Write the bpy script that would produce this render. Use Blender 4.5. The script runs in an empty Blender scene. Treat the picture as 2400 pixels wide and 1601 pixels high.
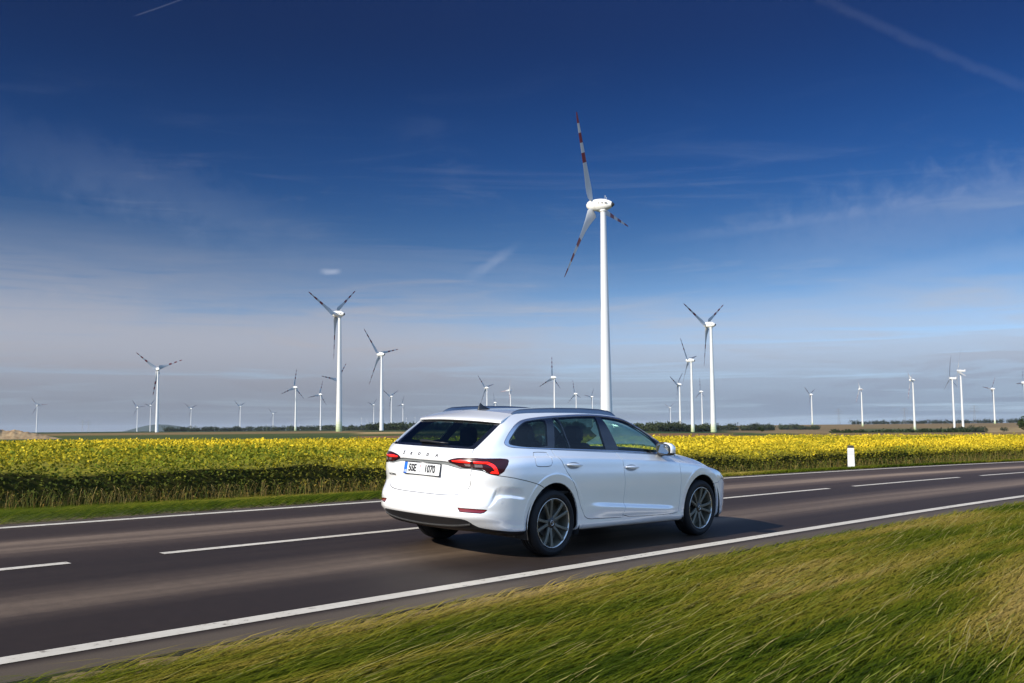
import bpy, bmesh, math, random
import numpy as np
from mathutils import Vector, Matrix
from mathutils.geometry import delaunay_2d_cdt
rad=math.radians
scene=bpy.context.scene
# ------------------------------------------------------------------ camera
# world: z is up; the road (and the car on it) lies on a plane banked about 2.4 degrees
M=np.array([[0.999979,0.000134,0.006433],[0.000134,0.999127,-0.041765],[-0.006433,0.041765,0.999107]])
CAM=np.array([-7.5804,-7.4698,1.2380])
cr=np.array([0.685499,-0.728026,-0.008332]);cu=np.array([-0.057713,-0.065743,0.996166]);cf=np.array([0.725782,0.682390,0.087084])
cd=bpy.data.cameras.new('camera');cam=bpy.data.objects.new('camera',cd);scene.collection.objects.link(cam)
cam.matrix_world=Matrix([[cr[i],cu[i],-cf[i],CAM[i]] for i in range(3)]+[[0,0,0,1]])
cd.sensor_width=36;cd.lens=2326.62/2400*36;cd.clip_end=60000;cd.clip_start=.05
scene.camera=cam
# ------------------------------------------------------------------ world and sun
SUN=np.array([-1.843,.158,1.019]);SUN/=np.linalg.norm(SUN)
EL=math.asin(SUN[2])
world=bpy.data.worlds.new("World");scene.world=world;world.use_nodes=True
def sky():
    nt=world.node_tree;N=nt.nodes;L=nt.links;N.clear()
    def n(t,**k):
        a=N.new(t)
        for x,y in k.items(): setattr(a,x,y)
        return a
    def mth(op,a,b=None,c=None,clamp=False):
        m=n('ShaderNodeMath',operation=op,use_clamp=clamp)
        for i,v in enumerate((a,b,c)):
            if v is None: continue
            if hasattr(v,'is_output'): L.new(v,m.inputs[i])
            else: m.inputs[i].default_value=v
        return m.outputs[0]
    def ss(v,a,b):
        r=n('ShaderNodeMapRange',interpolation_type='SMOOTHSTEP');L.new(v,r.inputs['Value'])
        r.inputs['From Min'].default_value=a;r.inputs['From Max'].default_value=b
        return r.outputs[0]
    def mix(f,a,b):
        m=n('ShaderNodeMix',data_type='RGBA')
        for i,v in ((0,f),(6,a),(7,b)):
            if hasattr(v,'is_output'): L.new(v,m.inputs[i])
            else: m.inputs[i].default_value=v if i==0 else (*v,1)
        return m.outputs[2]
    out=n('ShaderNodeOutputWorld');bg=n('ShaderNodeBackground');bg.inputs['Strength'].default_value=.15
    L.new(bg.outputs[0],out.inputs[0])
    st=n('ShaderNodeTexSky',sky_type='NISHITA',sun_disc=False);st.sun_elevation=EL
    st.sun_rotation=math.atan2(SUN[0],SUN[1]);st.air_density=1.0;st.dust_density=.25;st.ozone_density=2.2;st.altitude=200
    tc=n('ShaderNodeTexCoord');sep=n('ShaderNodeSeparateXYZ');L.new(tc.outputs['Generated'],sep.inputs[0])
    X,Y,Z=sep.outputs
    el=mth('MULTIPLY',mth('ARCSINE',Z),57.2958)
    az=mth('MULTIPLY',mth('ARCTAN2',Y,X),57.2958)
    def noise(sx,sy,off,detail=6,rough=.55,scale=1.0,dist=0.0):
        c=n('ShaderNodeCombineXYZ');L.new(mth('MULTIPLY',az,sx),c.inputs[0]);L.new(mth('MULTIPLY',el,sy),c.inputs[1]);c.inputs[2].default_value=off
        t=n('ShaderNodeTexNoise');L.new(c.outputs[0],t.inputs['Vector']);t.inputs['Scale'].default_value=scale
        t.inputs['Detail'].default_value=detail;t.inputs['Roughness'].default_value=rough;t.inputs['Distortion'].default_value=dist
        return t.outputs[0]
    # deep clear-air blue, darker with height; unseen zenith raised as added fill light
    hs=n('ShaderNodeHueSaturation');hs.inputs['Saturation'].default_value=SKYSAT;L.new(st.outputs[0],hs.inputs['Color'])
    r=n('ShaderNodeValToRGB');L.new(mth('DIVIDE',el,90.),r.inputs[0]);r.color_ramp.interpolation='B_SPLINE'
    e=r.color_ramp.elements
    for i,(p,c) in enumerate(SKYRAMP):
        if i<2: e[i].position=p;e[i].color=(*c,1)
        else: q=e.new(p);q.color=(*c,1)
    mm=n('ShaderNodeMix',data_type='RGBA',blend_type='MULTIPLY');mm.inputs[0].default_value=1;L.new(hs.outputs[0],mm.inputs[6]);L.new(r.outputs[0],mm.inputs[7])
    base=mm.outputs[2]
    # brightness added to unseen sky behind the camera to fill the car's shaded side
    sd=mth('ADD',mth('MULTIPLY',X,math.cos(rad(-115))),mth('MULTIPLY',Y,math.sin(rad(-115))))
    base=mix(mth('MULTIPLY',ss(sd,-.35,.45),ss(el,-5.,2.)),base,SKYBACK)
    lf=n('ShaderNodeMix',data_type='RGBA',blend_type='MULTIPLY');lf.inputs[0].default_value=1;L.new(base,lf.inputs[6]);L.new(mix(ss(az,64.,14.),(.92,.90,.90),(1.0,1.06,1.08)),lf.inputs[7]);base=lf.outputs[2]
    # wide cirrus veil, thicker low down and to the left
    azl=mth('MULTIPLY',mth('SUBTRACT',az,43.),.10)
    e2=mth('SUBTRACT',el,azl)                       # veil reaches higher on the left
    n1=noise(.035,.22,1.3,7,.6,1.0,.6)
    veil=mth('MULTIPLY',ss(mth('SUBTRACT',mth('MULTIPLY',n1,14.),e2),-5.5,3.5),ss(el,13.,6.5),clamp=True)
    n2=noise(.05,.55,7.7,8,.62,1.0,1.0)
    streak=mth('MULTIPLY',ss(n2,.50,.78),ss(el,19.,8.))
    n3=noise(.07,.34,3.1,9,.62,1.0,1.6)
    wisp=mth('MULTIPLY',ss(n3,.52,.90),ss(el,22.,11.))
    low=ss(el,7.5,1.5)
    gaps=noise(.045,1.1,12.4,6,.6,1.0,.8)
    a=mth('ADD',mth('MULTIPLY',veil,.84),mth('MULTIPLY',streak,.42))
    a=mth('ADD',a,mth('MULTIPLY',wisp,.30))
    a=mth('ADD',a,mth('MULTIPLY',low,.12))
    a=mth('SUBTRACT',a,mth('MULTIPLY',mth('MULTIPLY',ss(gaps,.50,.68),ss(el,16,7)),.30))
    a=mth('MULTIPLY',a,1.0,clamp=True)
    ccol=n('ShaderNodeValToRGB');L.new(mth('DIVIDE',el,20.),ccol.inputs[0]);ccol.color_ramp.interpolation='B_SPLINE'
    e=ccol.color_ramp.elements
    for i,(p,c) in enumerate(CLOUDRAMP):
        if i<2: e[i].position=p;e[i].color=(*[v/6 for v in c],1)
        else: q=e.new(p);q.color=(*[v/6 for v in c],1)
    lft=ss(az,24.,60.)
    cc=mix(lft,tuple(6*v for v in CL_R),tuple(6*v for v in CL_L))
    mc=n('ShaderNodeMix',data_type='RGBA',blend_type='MULTIPLY');mc.inputs[0].default_value=1;L.new(ccol.outputs[0],mc.inputs[6]);L.new(cc,mc.inputs[7])
    col=mix(a,base,mc.outputs[2])
    # feathered trails and the one small puff
    def band(az0,el0,az1,el1,w,soft,strength,col):
        dx,dy=az1-az0,el1-el0;ln=math.hypot(dx,dy)
        px=mth('SUBTRACT',az,az0);py=mth('SUBTRACT',el,el0)
        t=mth('DIVIDE',mth('ADD',mth('MULTIPLY',px,dx),mth('MULTIPLY',py,dy)),ln*ln)
        s=mth('DIVIDE',mth('SUBTRACT',mth('MULTIPLY',px,dy),mth('MULTIPLY',py,dx)),ln)
        nn=noise(.9,.9,5.5,5,.6,1.0,.3)
        s=mth('ADD',s,mth('MULTIPLY',mth('SUBTRACT',nn,.5),w*1.2))
        m=mth('MULTIPLY',ss(mth('ABSOLUTE',s),w,w*.1),mth('MULTIPLY',ss(t,-soft,soft),ss(t,1+soft,1-soft)))
        m=mth('MULTIPLY',m,mth('ADD',mth('MULTIPLY',nn,.9),.3))
        return mix(mth('MULTIPLY',m,strength,clamp=True),col,(2.6,2.9,3.6))
    col=band(25.6,23.1,14.6,16.7,.42,.22,.045,col)
    col=band(64.5,21.9,61.5,23.25,.06,.08,.11,col)
    col=band(9.,12.6,29.,9.8,3.0,.35,.16,col)
    col=band(70.,14.5,56.,11.,2.4,.35,.08,col)
    col=band(45.4,8.8,43.4,10.2,.45,.5,.22,col)
    col=band(19.,12.,33.,10.8,.45,.3,.10,col)
    col=band(12.,9.2,24.,7.9,.9,.3,.14,col)
    col=band(54.15,8.92,53.2,9.0,.24,.28,.55,col)
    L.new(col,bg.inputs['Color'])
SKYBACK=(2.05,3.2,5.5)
SKYSAT=1.0
SKYRAMP=[(0,(.42,.54,.90)),(.05,(.38,.46,.62)),(.107,(.115,.19,.29)),(.165,(.033,.122,.280)),(.25,(.020,.044,.116)),(.36,(.08,.12,.24)),(.5,(.3,.38,.55)),(1,(.45,.52,.65))]
CLOUDRAMP=[(0,(1.45,1.68,2.10)),(.14,(2.2,2.4,2.9)),(.26,(3.5,3.55,4.0)),(.42,(2.35,2.6,3.2)),(1,(1.2,1.6,2.6))]
CL_R=(.74,.82,.88);CL_L=(.66,.65,.645)
sky()
sl=bpy.data.lights.new('sun','SUN');sl.energy=5.0;sl.angle=rad(.53);sl.color=(1.0,.93,.82)
so=bpy.data.objects.new('sun',sl);scene.collection.objects.link(so)
so.rotation_euler=Vector(SUN).to_track_quat('Z','Y').to_euler()
so.location=(-40,6,30)
scene.view_settings.view_transform='Standard';scene.view_settings.look='None';scene.view_settings.gamma=1;scene.view_settings.exposure=.45;scene.view_settings.use_curve_mapping=False
scene.render.engine='CYCLES';scene.cycles.max_bounces=8;scene.cycles.transparent_max_bounces=24
# ------------------------------------------------------------------ helpers
def link(o): scene.collection.objects.link(o);return o
def tag(o,label=None,cat=None,group=None,kind=None):
    for k,v in (('label',label),('category',cat),('group',group),('kind',kind)):
        if v: o[k]=v
    return o
def empty(name,loc=(0,0,0),rz=0,parent=None):
    o=bpy.data.objects.new(name,None);link(o);o.location=loc;o.rotation_euler=(0,0,rz);o.empty_display_size=.2
    if parent: o.parent=parent
    return o
def mesh(name,V,F,mats,parent=None,smooth=False,fm=None,normals=None,attr=None):
    """one mesh object; V Nx3, F a list of faces or an Nx3/Nx4 array"""
    me=bpy.data.meshes.new(name);V=np.asarray(V,dtype=np.float32)
    if isinstance(F,np.ndarray):
        k=F.shape[1];me.vertices.add(len(V));me.vertices.foreach_set('co',V.ravel())
        me.loops.add(F.size);me.loops.foreach_set('vertex_index',F.astype(np.int32).ravel())
        me.polygons.add(len(F));me.polygons.foreach_set('loop_start',np.arange(0,F.size,k,dtype=np.int32));me.update(calc_edges=True)
    else:
        me.from_pydata([tuple(map(float,v)) for v in V],[],F);me.update()
    if not isinstance(mats,(list,tuple)): mats=[mats]
    for m in mats: me.materials.append(m)
    if fm is not None: me.polygons.foreach_set('material_index',np.asarray(fm,dtype=np.int32))
    me.polygons.foreach_set('use_smooth',np.full(len(me.polygons),bool(smooth)))
    if attr is not None:
        a=me.color_attributes.new('tint','FLOAT_COLOR','POINT');c=np.ones((len(V),4),np.float32);c[:,:attr.shape[1]]=attr;a.data.foreach_set('color',c.ravel())
    if normals is not None: me.normals_split_custom_set_from_vertices([tuple(map(float,x)) for x in normals])
    me.update()
    o=bpy.data.objects.new(name,me);link(o)
    if parent: o.parent=parent
    return o
class MB:
    def __init__(s): s.V=[];s.F=[];s.M=[]
    def add(s,V,F,m=0):
        b=len(s.V);s.V+=[tuple(v) for v in V];s.F+=[[b+i for i in f] for f in F];s.M+=[m]*len(F);return s
    def box(s,c,d,m=0,R=None):
        c=np.array(c,float);d=np.array(d,float)/2
        V=[np.array((x,y,z))*d for x in(-1,1) for y in(-1,1) for z in(-1,1)]
        if R is not None: V=[R@v for v in V]
        return s.add([v+c for v in V],[[0,1,3,2],[4,6,7,5],[0,4,5,1],[2,3,7,6],[0,2,6,4],[1,5,7,3]],m)
    def ring(s,rings,m=0,close=True,caps=True):
        n=len(rings[0]);V=[v for r in rings for v in r];F=[]
        for i in range(len(rings)-1):
            for j in range(n if close else n-1):
                k=(j+1)%n;F.append([i*n+j,i*n+k,(i+1)*n+k,(i+1)*n+j])
        if caps: F+=[list(range(n))[::-1],[(len(rings)-1)*n+j for j in range(n)]]
        return s.add(V,F,m)
    def tube(s,pts,r,n=8,m=0,caps=True):
        pts=np.array(pts,float);rs=np.broadcast_to(r,(len(pts),));R=[]
        for i,p in enumerate(pts):
            t=pts[min(i+1,len(pts)-1)]-pts[max(i-1,0)];t/=np.linalg.norm(t)+1e-12
            a=np.cross(t,(0,0,1) if abs(t[2])<.9 else (1,0,0));a/=np.linalg.norm(a);b=np.cross(t,a)
            R.append([p+rs[i]*(math.cos(q)*a+math.sin(q)*b) for q in np.linspace(0,2*math.pi,n,endpoint=False)])
        return s.ring(R,m,True,caps)
    def lathe(s,prof,axis='z',n=32,c=(0,0,0),m=0,caps=False):
        R=[]
        for r,h in prof:
            q=[]
            for a in np.linspace(0,2*math.pi,n,endpoint=False):
                x,y=r*math.cos(a),r*math.sin(a)
                q.append({'z':(x,y,h),'y':(x,h,y),'x':(h,x,y)}[axis]+np.array(c,float)*1.0 if False else tuple(np.array({'z':(x,y,h),'y':(x,h,y),'x':(h,x,y)}[axis])+np.array(c)))
            R.append(q)
        return s.ring(R,m,True,caps)
    def build(s,name,mats,parent=None,smooth=False,bevel=0,autosmooth=None):
        o=mesh(name,s.V,s.F,mats,parent,smooth,fm=s.M)
        bm=bmesh.new();bm.from_mesh(o.data);bmesh.ops.recalc_face_normals(bm,faces=bm.faces)
        if bevel: 
            bmesh.ops.bevel(bm,geom=[e for e in bm.edges if e.is_manifold and e.calc_face_angle(0)>.6],offset=bevel,segments=2,affect='EDGES',profile=.6)
        if autosmooth:
            for f in bm.faces: f.smooth=True
            for e in bm.edges: e.smooth=not(e.is_manifold and e.calc_face_angle(0)>autosmooth)
        bm.to_mesh(o.data);bm.free();return o
# ------------------------------------------------------------------ materials
def mat(name,base=(.8,.8,.8),rough=.5,metal=0,spec=.5,coat=0,coatr=.03,trans=0,emit=None,build=None,ior=None):
    m=bpy.data.materials.new(name);m.use_nodes=True;b=m.node_tree.nodes['Principled BSDF']
    b.inputs['Base Color'].default_value=(*base,1);b.inputs['Roughness'].default_value=rough;b.inputs['Metallic'].default_value=metal
    b.inputs['Specular IOR Level'].default_value=spec;b.inputs['Coat Weight'].default_value=coat;b.inputs['Coat Roughness'].default_value=coatr
    b.inputs['Transmission Weight'].default_value=trans
    if emit: b.inputs['Emission Color'].default_value=(*emit[0],1);b.inputs['Emission Strength'].default_value=emit[1]
    if build: build(m.node_tree,b)
    return m
def ntools(nt):
    N,L=nt.nodes,nt.links
    def n(t,ins=None,**k):
        a=N.new(t)
        for x,y in k.items(): setattr(a,x,y)
        for x,y in (ins or {}).items():
            if hasattr(y,'is_output'): L.new(y,a.inputs[x])
            else: a.inputs[x].default_value=y
        return a
    def ramp(f,stops,interp='LINEAR'):
        r=n('ShaderNodeValToRGB');r.color_ramp.interpolation=interp
        if hasattr(f,'is_output'): L.new(f,r.inputs[0])
        e=r.color_ramp.elements
        for i,(p,c) in enumerate(stops):
            c=(*c,1) if len(c)==3 else c
            if i<2: e[i].position=p;e[i].color=c
            else: q=e.new(p);q.color=c
        return r.outputs[0]
    def mth(op,a,b=None,c=None,clamp=False):
        m=n('ShaderNodeMath',operation=op,use_clamp=clamp)
        for i,v in enumerate((a,b,c)):
            if v is None: continue
            if hasattr(v,'is_output'): L.new(v,m.inputs[i])
            else: m.inputs[i].default_value=v
        return m.outputs[0]
    def mix(f,a,b,mode='MIX'):
        m=n('ShaderNodeMix',data_type='RGBA',blend_type=mode)
        for i,v in ((0,f),(6,a),(7,b)):
            if hasattr(v,'is_output'): L.new(v,m.inputs[i])
            else: m.inputs[i].default_value=v if i==0 else (*v,1)
        return m.outputs[2]
    return N,L,n,ramp,mth,mix

# ---------------------------------------------------------------- car surface nets
def I(x,t): 
    a,b=zip(*t); return np.interp(x,a,b)
CREASE=[(-1.1,.99),(-.57,.987),(0,.981),(.7,.958),(1.1,.945),(1.42,.932),(2.16,.890),(2.42,.868),(2.62,.845),(2.85,.808),(2.94,.79),(3.1,.755),(3.3,.715),(3.5,.69),(3.7,.68)]
def BELT(x): return np.where(x<2.1,1.056-.0435*x,I(x,[(2.1,.965),(2.4,.942),(2.7,.902),(2.95,.845),(3.2,.78),(3.4,.735),(3.6,.715)]))
REAR=[(-1.06,0,0),(-1.058,.12,0),(-1.052,.25,0),(-1.042,.38,0),(-1.024,.50,0),(-1.0,.61,0),(-.965,.71,0),(-.92,.79,0),(-.86,.86,.1),(-.78,.912,.3),(-.68,.948,.6),(-.57,.968,.85),(-.44,.981,1)]
SIDE=[-.30,-.16,0,.2,.45,.75,1.05,1.35,1.65,1.95,2.2,2.42,2.62,2.8]
FRONT=[(2.95,.992,1),(3.08,.975,1),(3.2,.945,.85),(3.3,.905,.6),(3.38,.85,.3),(3.44,.78,.1),(3.49,.69,0),(3.53,.58,0),(3.56,.45,0),(3.58,.3,0),(3.595,.15,0),(3.6,0,0)]
# z, w, xr, zr, xf, zf, corner scale
ROWS=[(.20,.72,-.80,.255,3.40,.17,1),(.215,.845,-.90,.27,3.50,.19,1),(.25,.880,-.945,.30,3.55,.22,1),(.29,.891,-.985,.34,3.58,.26,1),(.322,.887,-1.02,.375,3.59,.30,1),
(.36,.894,-1.05,.405,3.6,.34,1),(.40,.896,-1.062,.43,3.6,.40,1),(.43,.898,-1.060,.465,3.6,.45,1),(.47,.899,-1.050,.495,3.6,.50,1),(.51,.901,-1.056,.53,3.6,.54,1),
(.58,.904,-1.04,.585,3.6,.57,1),(.66,.908,-.995,.65,3.59,.60,1),(.15,.910,-.985,.715,3.57,.62,1),(.4,.907,-1.0,.765,3.55,.64,.95),(.62,.901,-.99,.85,3.52,.65,.9),
(.83,.897,-.985,.905,3.49,.66,.85),(.955,.892,-.99,.925,3.47,.665,.8),(1,.886,-1.0,.94,3.46,.67,.75),(1.6,.880,-.997,.955,3.44,.675,.7),(2,.870,-.985,.985,3.43,.68,.65),(3,.855,-.955,1.035,3.40,.69,.55),(4,.838,-.925,1.062,3.36,.70,.5)]
def lower_net():
    cols=[('r',)+c for c in REAR]+[('s',x,1,1) for x in SIDE]+[('f',)+c for c in FRONT]
    G=np.zeros((len(cols),len(ROWS),3))
    for j,(kd,xb,yf,tau) in enumerate(cols):
        for k,(z,w,xr,zr,xf,zf,cs) in enumerate(ROWS):
            if kd=='r':
                x=(1-tau)*(xr+(xb+1.06)*cs)+tau*xb
            elif kd=='f': x=(1-tau)*(xf+(xb-3.6))+tau*xb
            else: x=xb; yf=I(x,[(-.44,.981),(-.16,.992),(.2,1),(2.4,1),(2.95,.992)])
            y=w*yf
            K=k if k<16 else (16 if k<=16 else (16.5 if k==18 else k-2)) if k!=17 else 16
            if k>=16: y*=I(x,[(-.95,.93-.012*(K-17.)),(-.75,.935-.012*(K-17.)),(-.57,.945-.004*(K-17.)),(-.3,.965),(0,.985),(.4,1),(2.0,1),(2.4,.985),(2.9,.95),(3.3,.93)]) if k>17 else I(x,[(-.95,.97),(-.57,.97),(0,.995),(.4,1),(2.0,1),(3.3,.99)])
            if k>17 and x>2.1: y-=(K-16)*I(x,[(2.1,0),(2.4,.012),(3,.03),(3.6,.03)])
            Cx=I(x,CREASE); B=BELT(x)
            if k<12: zz=z+.012*(1-x)*(1 if k<8 else .6)
            elif k<=17: a=I(x,[(-1,.70),(2.9,.70),(3.2,.66),(3.6,.62)]); zz=a+(Cx-a)*z
            else: zz=Cx+(B-Cx)*(K-16)/3*(1.0)
            if k==18: zz=Cx+(B-Cx)*.10
            if k==19: zz=Cx+(B-Cx)*.27
            if kd=='r': zz=(1-tau)*zr+tau*zz
            if kd=='f': zz=(1-tau)*zf+tau*zz
            G[j,k]=(x,y,zz)
    return G
ARCH=[(0.0,.335,.368,.393),(2.686,.335,.372,.388)]
LEDGE=[(-.90,.44),(-.845,.494),(-.79,.551),(-.757,.594),(-.72,.609),(-.6,.602),(-.476,.583),(-.40,.57)]
def sst(a,b,v):
    t=np.clip((v-a)/(b-a),0,1);return t*t*(3-2*t)
def flare(P):
    x,z=P[...,0],P[...,2];d=np.zeros(P.shape[:-1])
    for cx,cz,a,b in ARCH:
        r=np.sqrt(((x-cx)/a)**2+((z-cz)/b)**2);q=-.055*np.clip(1.22-r,0,.22)+.003*(1-sst(1.21,1.26,r));d=np.where(r<1.3,d+q,d)
    out=d
    # folded ledge above the bumper corner
    s_=z-I(x,LEDGE);A=.020*sst(-.86,-.76,x)*(1-sst(-.56,-.42,x));out=out-A*sst(0,.028,s_)*(1-sst(.03,.12,s_))
    # scoop along the foot of the doors: crisp lower edge, soft upper edge
    zb=.470-.0775*(x-.483);w=sst(.46,.85,x)*(1-sst(1.9,2.18,x));s2=z-zb
    bump=.016*sst(-.13,-.005,s2)*(1-sst(0,.05,s2))-.004*sst(.0,.06,s2)*(1-sst(.07,.20,s2))
    return out+w*bump
def gh_edge(x):   # roof edge / hatch line / A pillar inner line -> y,z
    return I(x,[(-.90,.615),(-.87,.60),(-.68,.600),(-.49,.594),(-.36,.550),(-.26,.512),(-.12,.515),(.1,.535),(.4,.55),(.8,.56),(1.1,.562),(1.3,.568),(1.5,.592),(1.67,.624),(1.84,.664),(1.98,.70),(2.12,.74),(2.25,.775)]),\
           I(x,[(-.90,1.035),(-.87,1.058),(-.68,1.19),(-.49,1.324),(-.36,1.372),(-.26,1.402),(-.12,1.414),(.1,1.427),(.4,1.436),(.8,1.440),(1.1,1.432),(1.3,1.412),(1.5,1.365),(1.67,1.297),(1.84,1.212),(1.98,1.13),(2.12,1.04),(2.25,.965)])
DLOT=[(-.59,1.125),(-.52,1.197),(-.41,1.281),(-.29,1.336),(-.21,1.355),(-.035,1.376),(.15,1.388),(.43,1.401),(.78,1.410),(1.0,1.407),(1.19,1.393),(1.38,1.362),(1.5,1.33),(1.67,1.258),(1.84,1.165),(1.94,1.10),(2.1,1.0)]
GX=[-.86,-.82,-.76,-.68,-.6,-.52,-.44,-.36,-.26,-.12,.05,.25,.5,.75,1.0,1.2,1.35,1.48,1.6,1.72,1.84,1.95,2.05,2.14,2.2]
def yglass(x,z):
    y=I(z,[(.95,.852),(1.0,.838),(1.06,.812),(1.15,.772),(1.25,.722),(1.33,.675),(1.38,.638),(1.41,.610),(1.44,.58)])
    return y*I(x,[(-.9,.80),(-.8,.865),(-.7,.905),(-.57,.93),(-.4,.955),(-.2,.975),(.1,.99),(.5,1),(1.5,1),(2.2,.985)])
def green_net():
    G=np.zeros((len(GX),8,3)); T=bs(lower_net(),np.linspace(0,30,400),np.full(400,20.999)); tx,ty,tz=T.T
    for i,x in enumerate(GX):
        ye,ze=gh_edge(x); B=np.interp(x,tx,tz); y0=np.interp(x,tx,ty)
        for k,f in enumerate([0,.18,.38,.58,.76,.9,.97,1.0]):
            z=B+(ze-B)*f
            y=yglass(x,z) if f<.95 else ye+.004
            if f>=.58:
                # blend towards edge
                g=(f-.58)/.42; y=(1-g**3)*yglass(x,z)+g**3*ye
            if k==0: y=y0
            elif k==1: y=max(y,.5*y+.5*y0-.01)
            w_=float(sst(-.60,-.80,x)) if x<-.60 else 0.;w_=float(1-sst(-.80,-.60,x))
            if x<-.6: y=(1-w_)*y+w_*(ye+(y0-ye)*(1-f**1.35))
            G[i,k]=(x,max(y,ye*0.999),z)
    return G
def roof_net():
    xs=[-.26,-.15,0,.2,.45,.7,.95,1.15,1.3,1.38]
    G=np.zeros((len(xs),7,3))
    for i,x in enumerate(xs):
        ye,ze=gh_edge(x); dz=.026; bow=I(x,[(-.26,-.05),(.3,0),(1.1,.05),(1.38,.13)])
        for k,f in enumerate([1,.96,.85,.65,.42,.2,0]):
            G[i,k]=(x+bow*(1-f*f),ye*f,ze+dz*(1-f**2.2))
    return G
def wind_net():
    xs=[1.38,1.48,1.6,1.72,1.84,1.96,2.08,2.2]
    G=np.zeros((len(xs),7,3))
    for i,x in enumerate(xs):
        ye,ze=gh_edge(x); bow=I(x,[(1.38,.13),(2.2,.30)]); dz=I(x,[(1.38,.026),(2.2,.05)])
        for k,f in enumerate([1,.93,.8,.6,.4,.2,0]):
            G[i,k]=(x+bow*(1-f*f),ye*f,ze+dz*(1-f**2))
    return G
def hood_net():
    xs=[2.1,2.2,2.35,2.5,2.65,2.8,2.95,3.1,3.22,3.32,3.4,3.46]
    G=np.zeros((len(xs),8,3)); 
    L=lower_net()
    top=L[:,-1]; m=top[:,0]>1.9; tx,ty,tz=top[m].T
    for i,x in enumerate(xs):
        xe=min(x,3.30); ye=np.interp(xe,tx,ty); ze=np.interp(xe,tx,tz)
        zc=I(x,[(2.1,1.02),(2.35,1.0),(2.6,.972),(2.85,.93),(3.1,.875),(3.3,.80),(3.4,.745),(3.46,.70)])
        if x>3.3: ye=ye*I(x,[(3.3,1),(3.46,.80)]); ze=I(x,[(3.3,ze),(3.46,.695)])
        for k,f in enumerate([1,.97,.9,.78,.6,.4,.2,0]):
            G[i,k]=(x+I(x,[(2.1,.12),(3.2,.06),(3.46,.04)])*(1-f*f),ye*f,ze+(zc-ze)*(1-f**2.6))
    return G
def rglass_net():
    G=np.zeros((6,7,3))
    for i,t in enumerate([0,.2,.4,.6,.8,1.0]):
        x=-.872+t*(-.47+.872); ye,ze=gh_edge(x); ye-=.006; ze-=.004
        for k,f in enumerate([1,.93,.8,.6,.4,.2,0]):
            G[i,k]=(x-(.058+.02*t)*(1-f*f)+.0,ye*f,ze+.010*(1-f*f)-.004*f**8)
    return G
def spoiler_net():
    # from hatch line back to lip then underside
    G=np.zeros((8,7,3)); 
    for i,(t,dx,dz) in enumerate([(0,0,0),(.25,0,.002),(.55,0,.008),(.85,0,.014),(1.0,-.005,.012),(1.0,-.016,-.002),(1.0,-.004,-.014),(.9,0.02,-.012)]):
        x=-.26+t*(-.50+.26); ye,ze=gh_edge(x)
        for k,f in enumerate([1,.96,.85,.65,.42,.2,0]):
            G[i,k]=(x+dx-(.05+.03*t)*(1-f*f),(ye+.002)*f,ze+dz+(.026-.008*t)*(1-f**2.2))
    return G
# ---------------------------------------------------------------- cubic b-spline evaluation
def _axis(n,t):
    t=np.clip(t,0,n-1-1e-9); i=np.floor(t).astype(int); f=t-i
    w=np.stack([(1-f)**3,3*f**3-6*f**2+4,-3*f**3+3*f**2+3*f+1,f**3],-1)/6
    return i,w
def bs(G,u,v):
    u=np.asarray(u,float);v=np.asarray(v,float)
    E=np.zeros((G.shape[0]+2,G.shape[1]+2,3)); E[1:-1,1:-1]=G
    E[0]=2*E[1]-E[2];E[-1]=2*E[-2]-E[-3];E[:,0]=2*E[:,1]-E[:,2];E[:,-1]=2*E[:,-2]-E[:,-3]
    i,wu=_axis(G.shape[0],u); j,wv=_axis(G.shape[1],v)
    P=np.zeros(u.shape+(3,))
    for a in range(4):
        for b in range(4):
            P+=(wu[...,a]*wv[...,b])[...,None]*E[i+a,j+b]
    return P
class Net:
    def __init__(s,G,fl=False):
        s.G=G;s.fl=fl;s.nu,s.nv=G.shape[:2]
        s.U,s.V=np.meshgrid(np.linspace(0,s.nu-1,s.nu*8),np.linspace(0,s.nv-1,s.nv*8),indexing='ij')
        s.D=s.P(s.U,s.V)
    def P(s,u,v):
        p=bs(s.G,u,v)
        if s.fl: p[...,1]+=flare(p)
        return p
    def N(s,u,v):
        e=2e-3; u=np.clip(u,e,s.nu-1-e);v=np.clip(v,e,s.nv-1-e)
        n=np.cross(s.P(u+e,v)-s.P(u-e,v),s.P(u,v+e)-s.P(u,v-e)); n/=np.linalg.norm(n,axis=-1,keepdims=True)+1e-12
        return n
    def inv(s,pts,mask=(1,1,1)):
        m=np.array(mask,float); out=[]
        for q in pts:
            q=np.array(q,float); d=(((s.D-q)*m)**2).sum(-1); i=np.unravel_index(d.argmin(),d.shape); u,v=s.U[i],s.V[i]
            st=.06
            for _ in range(12):
                uu,vv=np.meshgrid(u+st*np.array([-1,-.5,0,.5,1]),v+st*np.array([-1,-.5,0,.5,1])); uu=np.clip(uu,0,s.nu-1);vv=np.clip(vv,0,s.nv-1)
                dd=(((s.P(uu,vv)-q)*m)**2).sum(-1); k=np.unravel_index(dd.argmin(),dd.shape)
                if k==(2,2): st*=.5
                u,v=uu[k],vv[k]
            out.append((float(u),float(v)))
        return out
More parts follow.
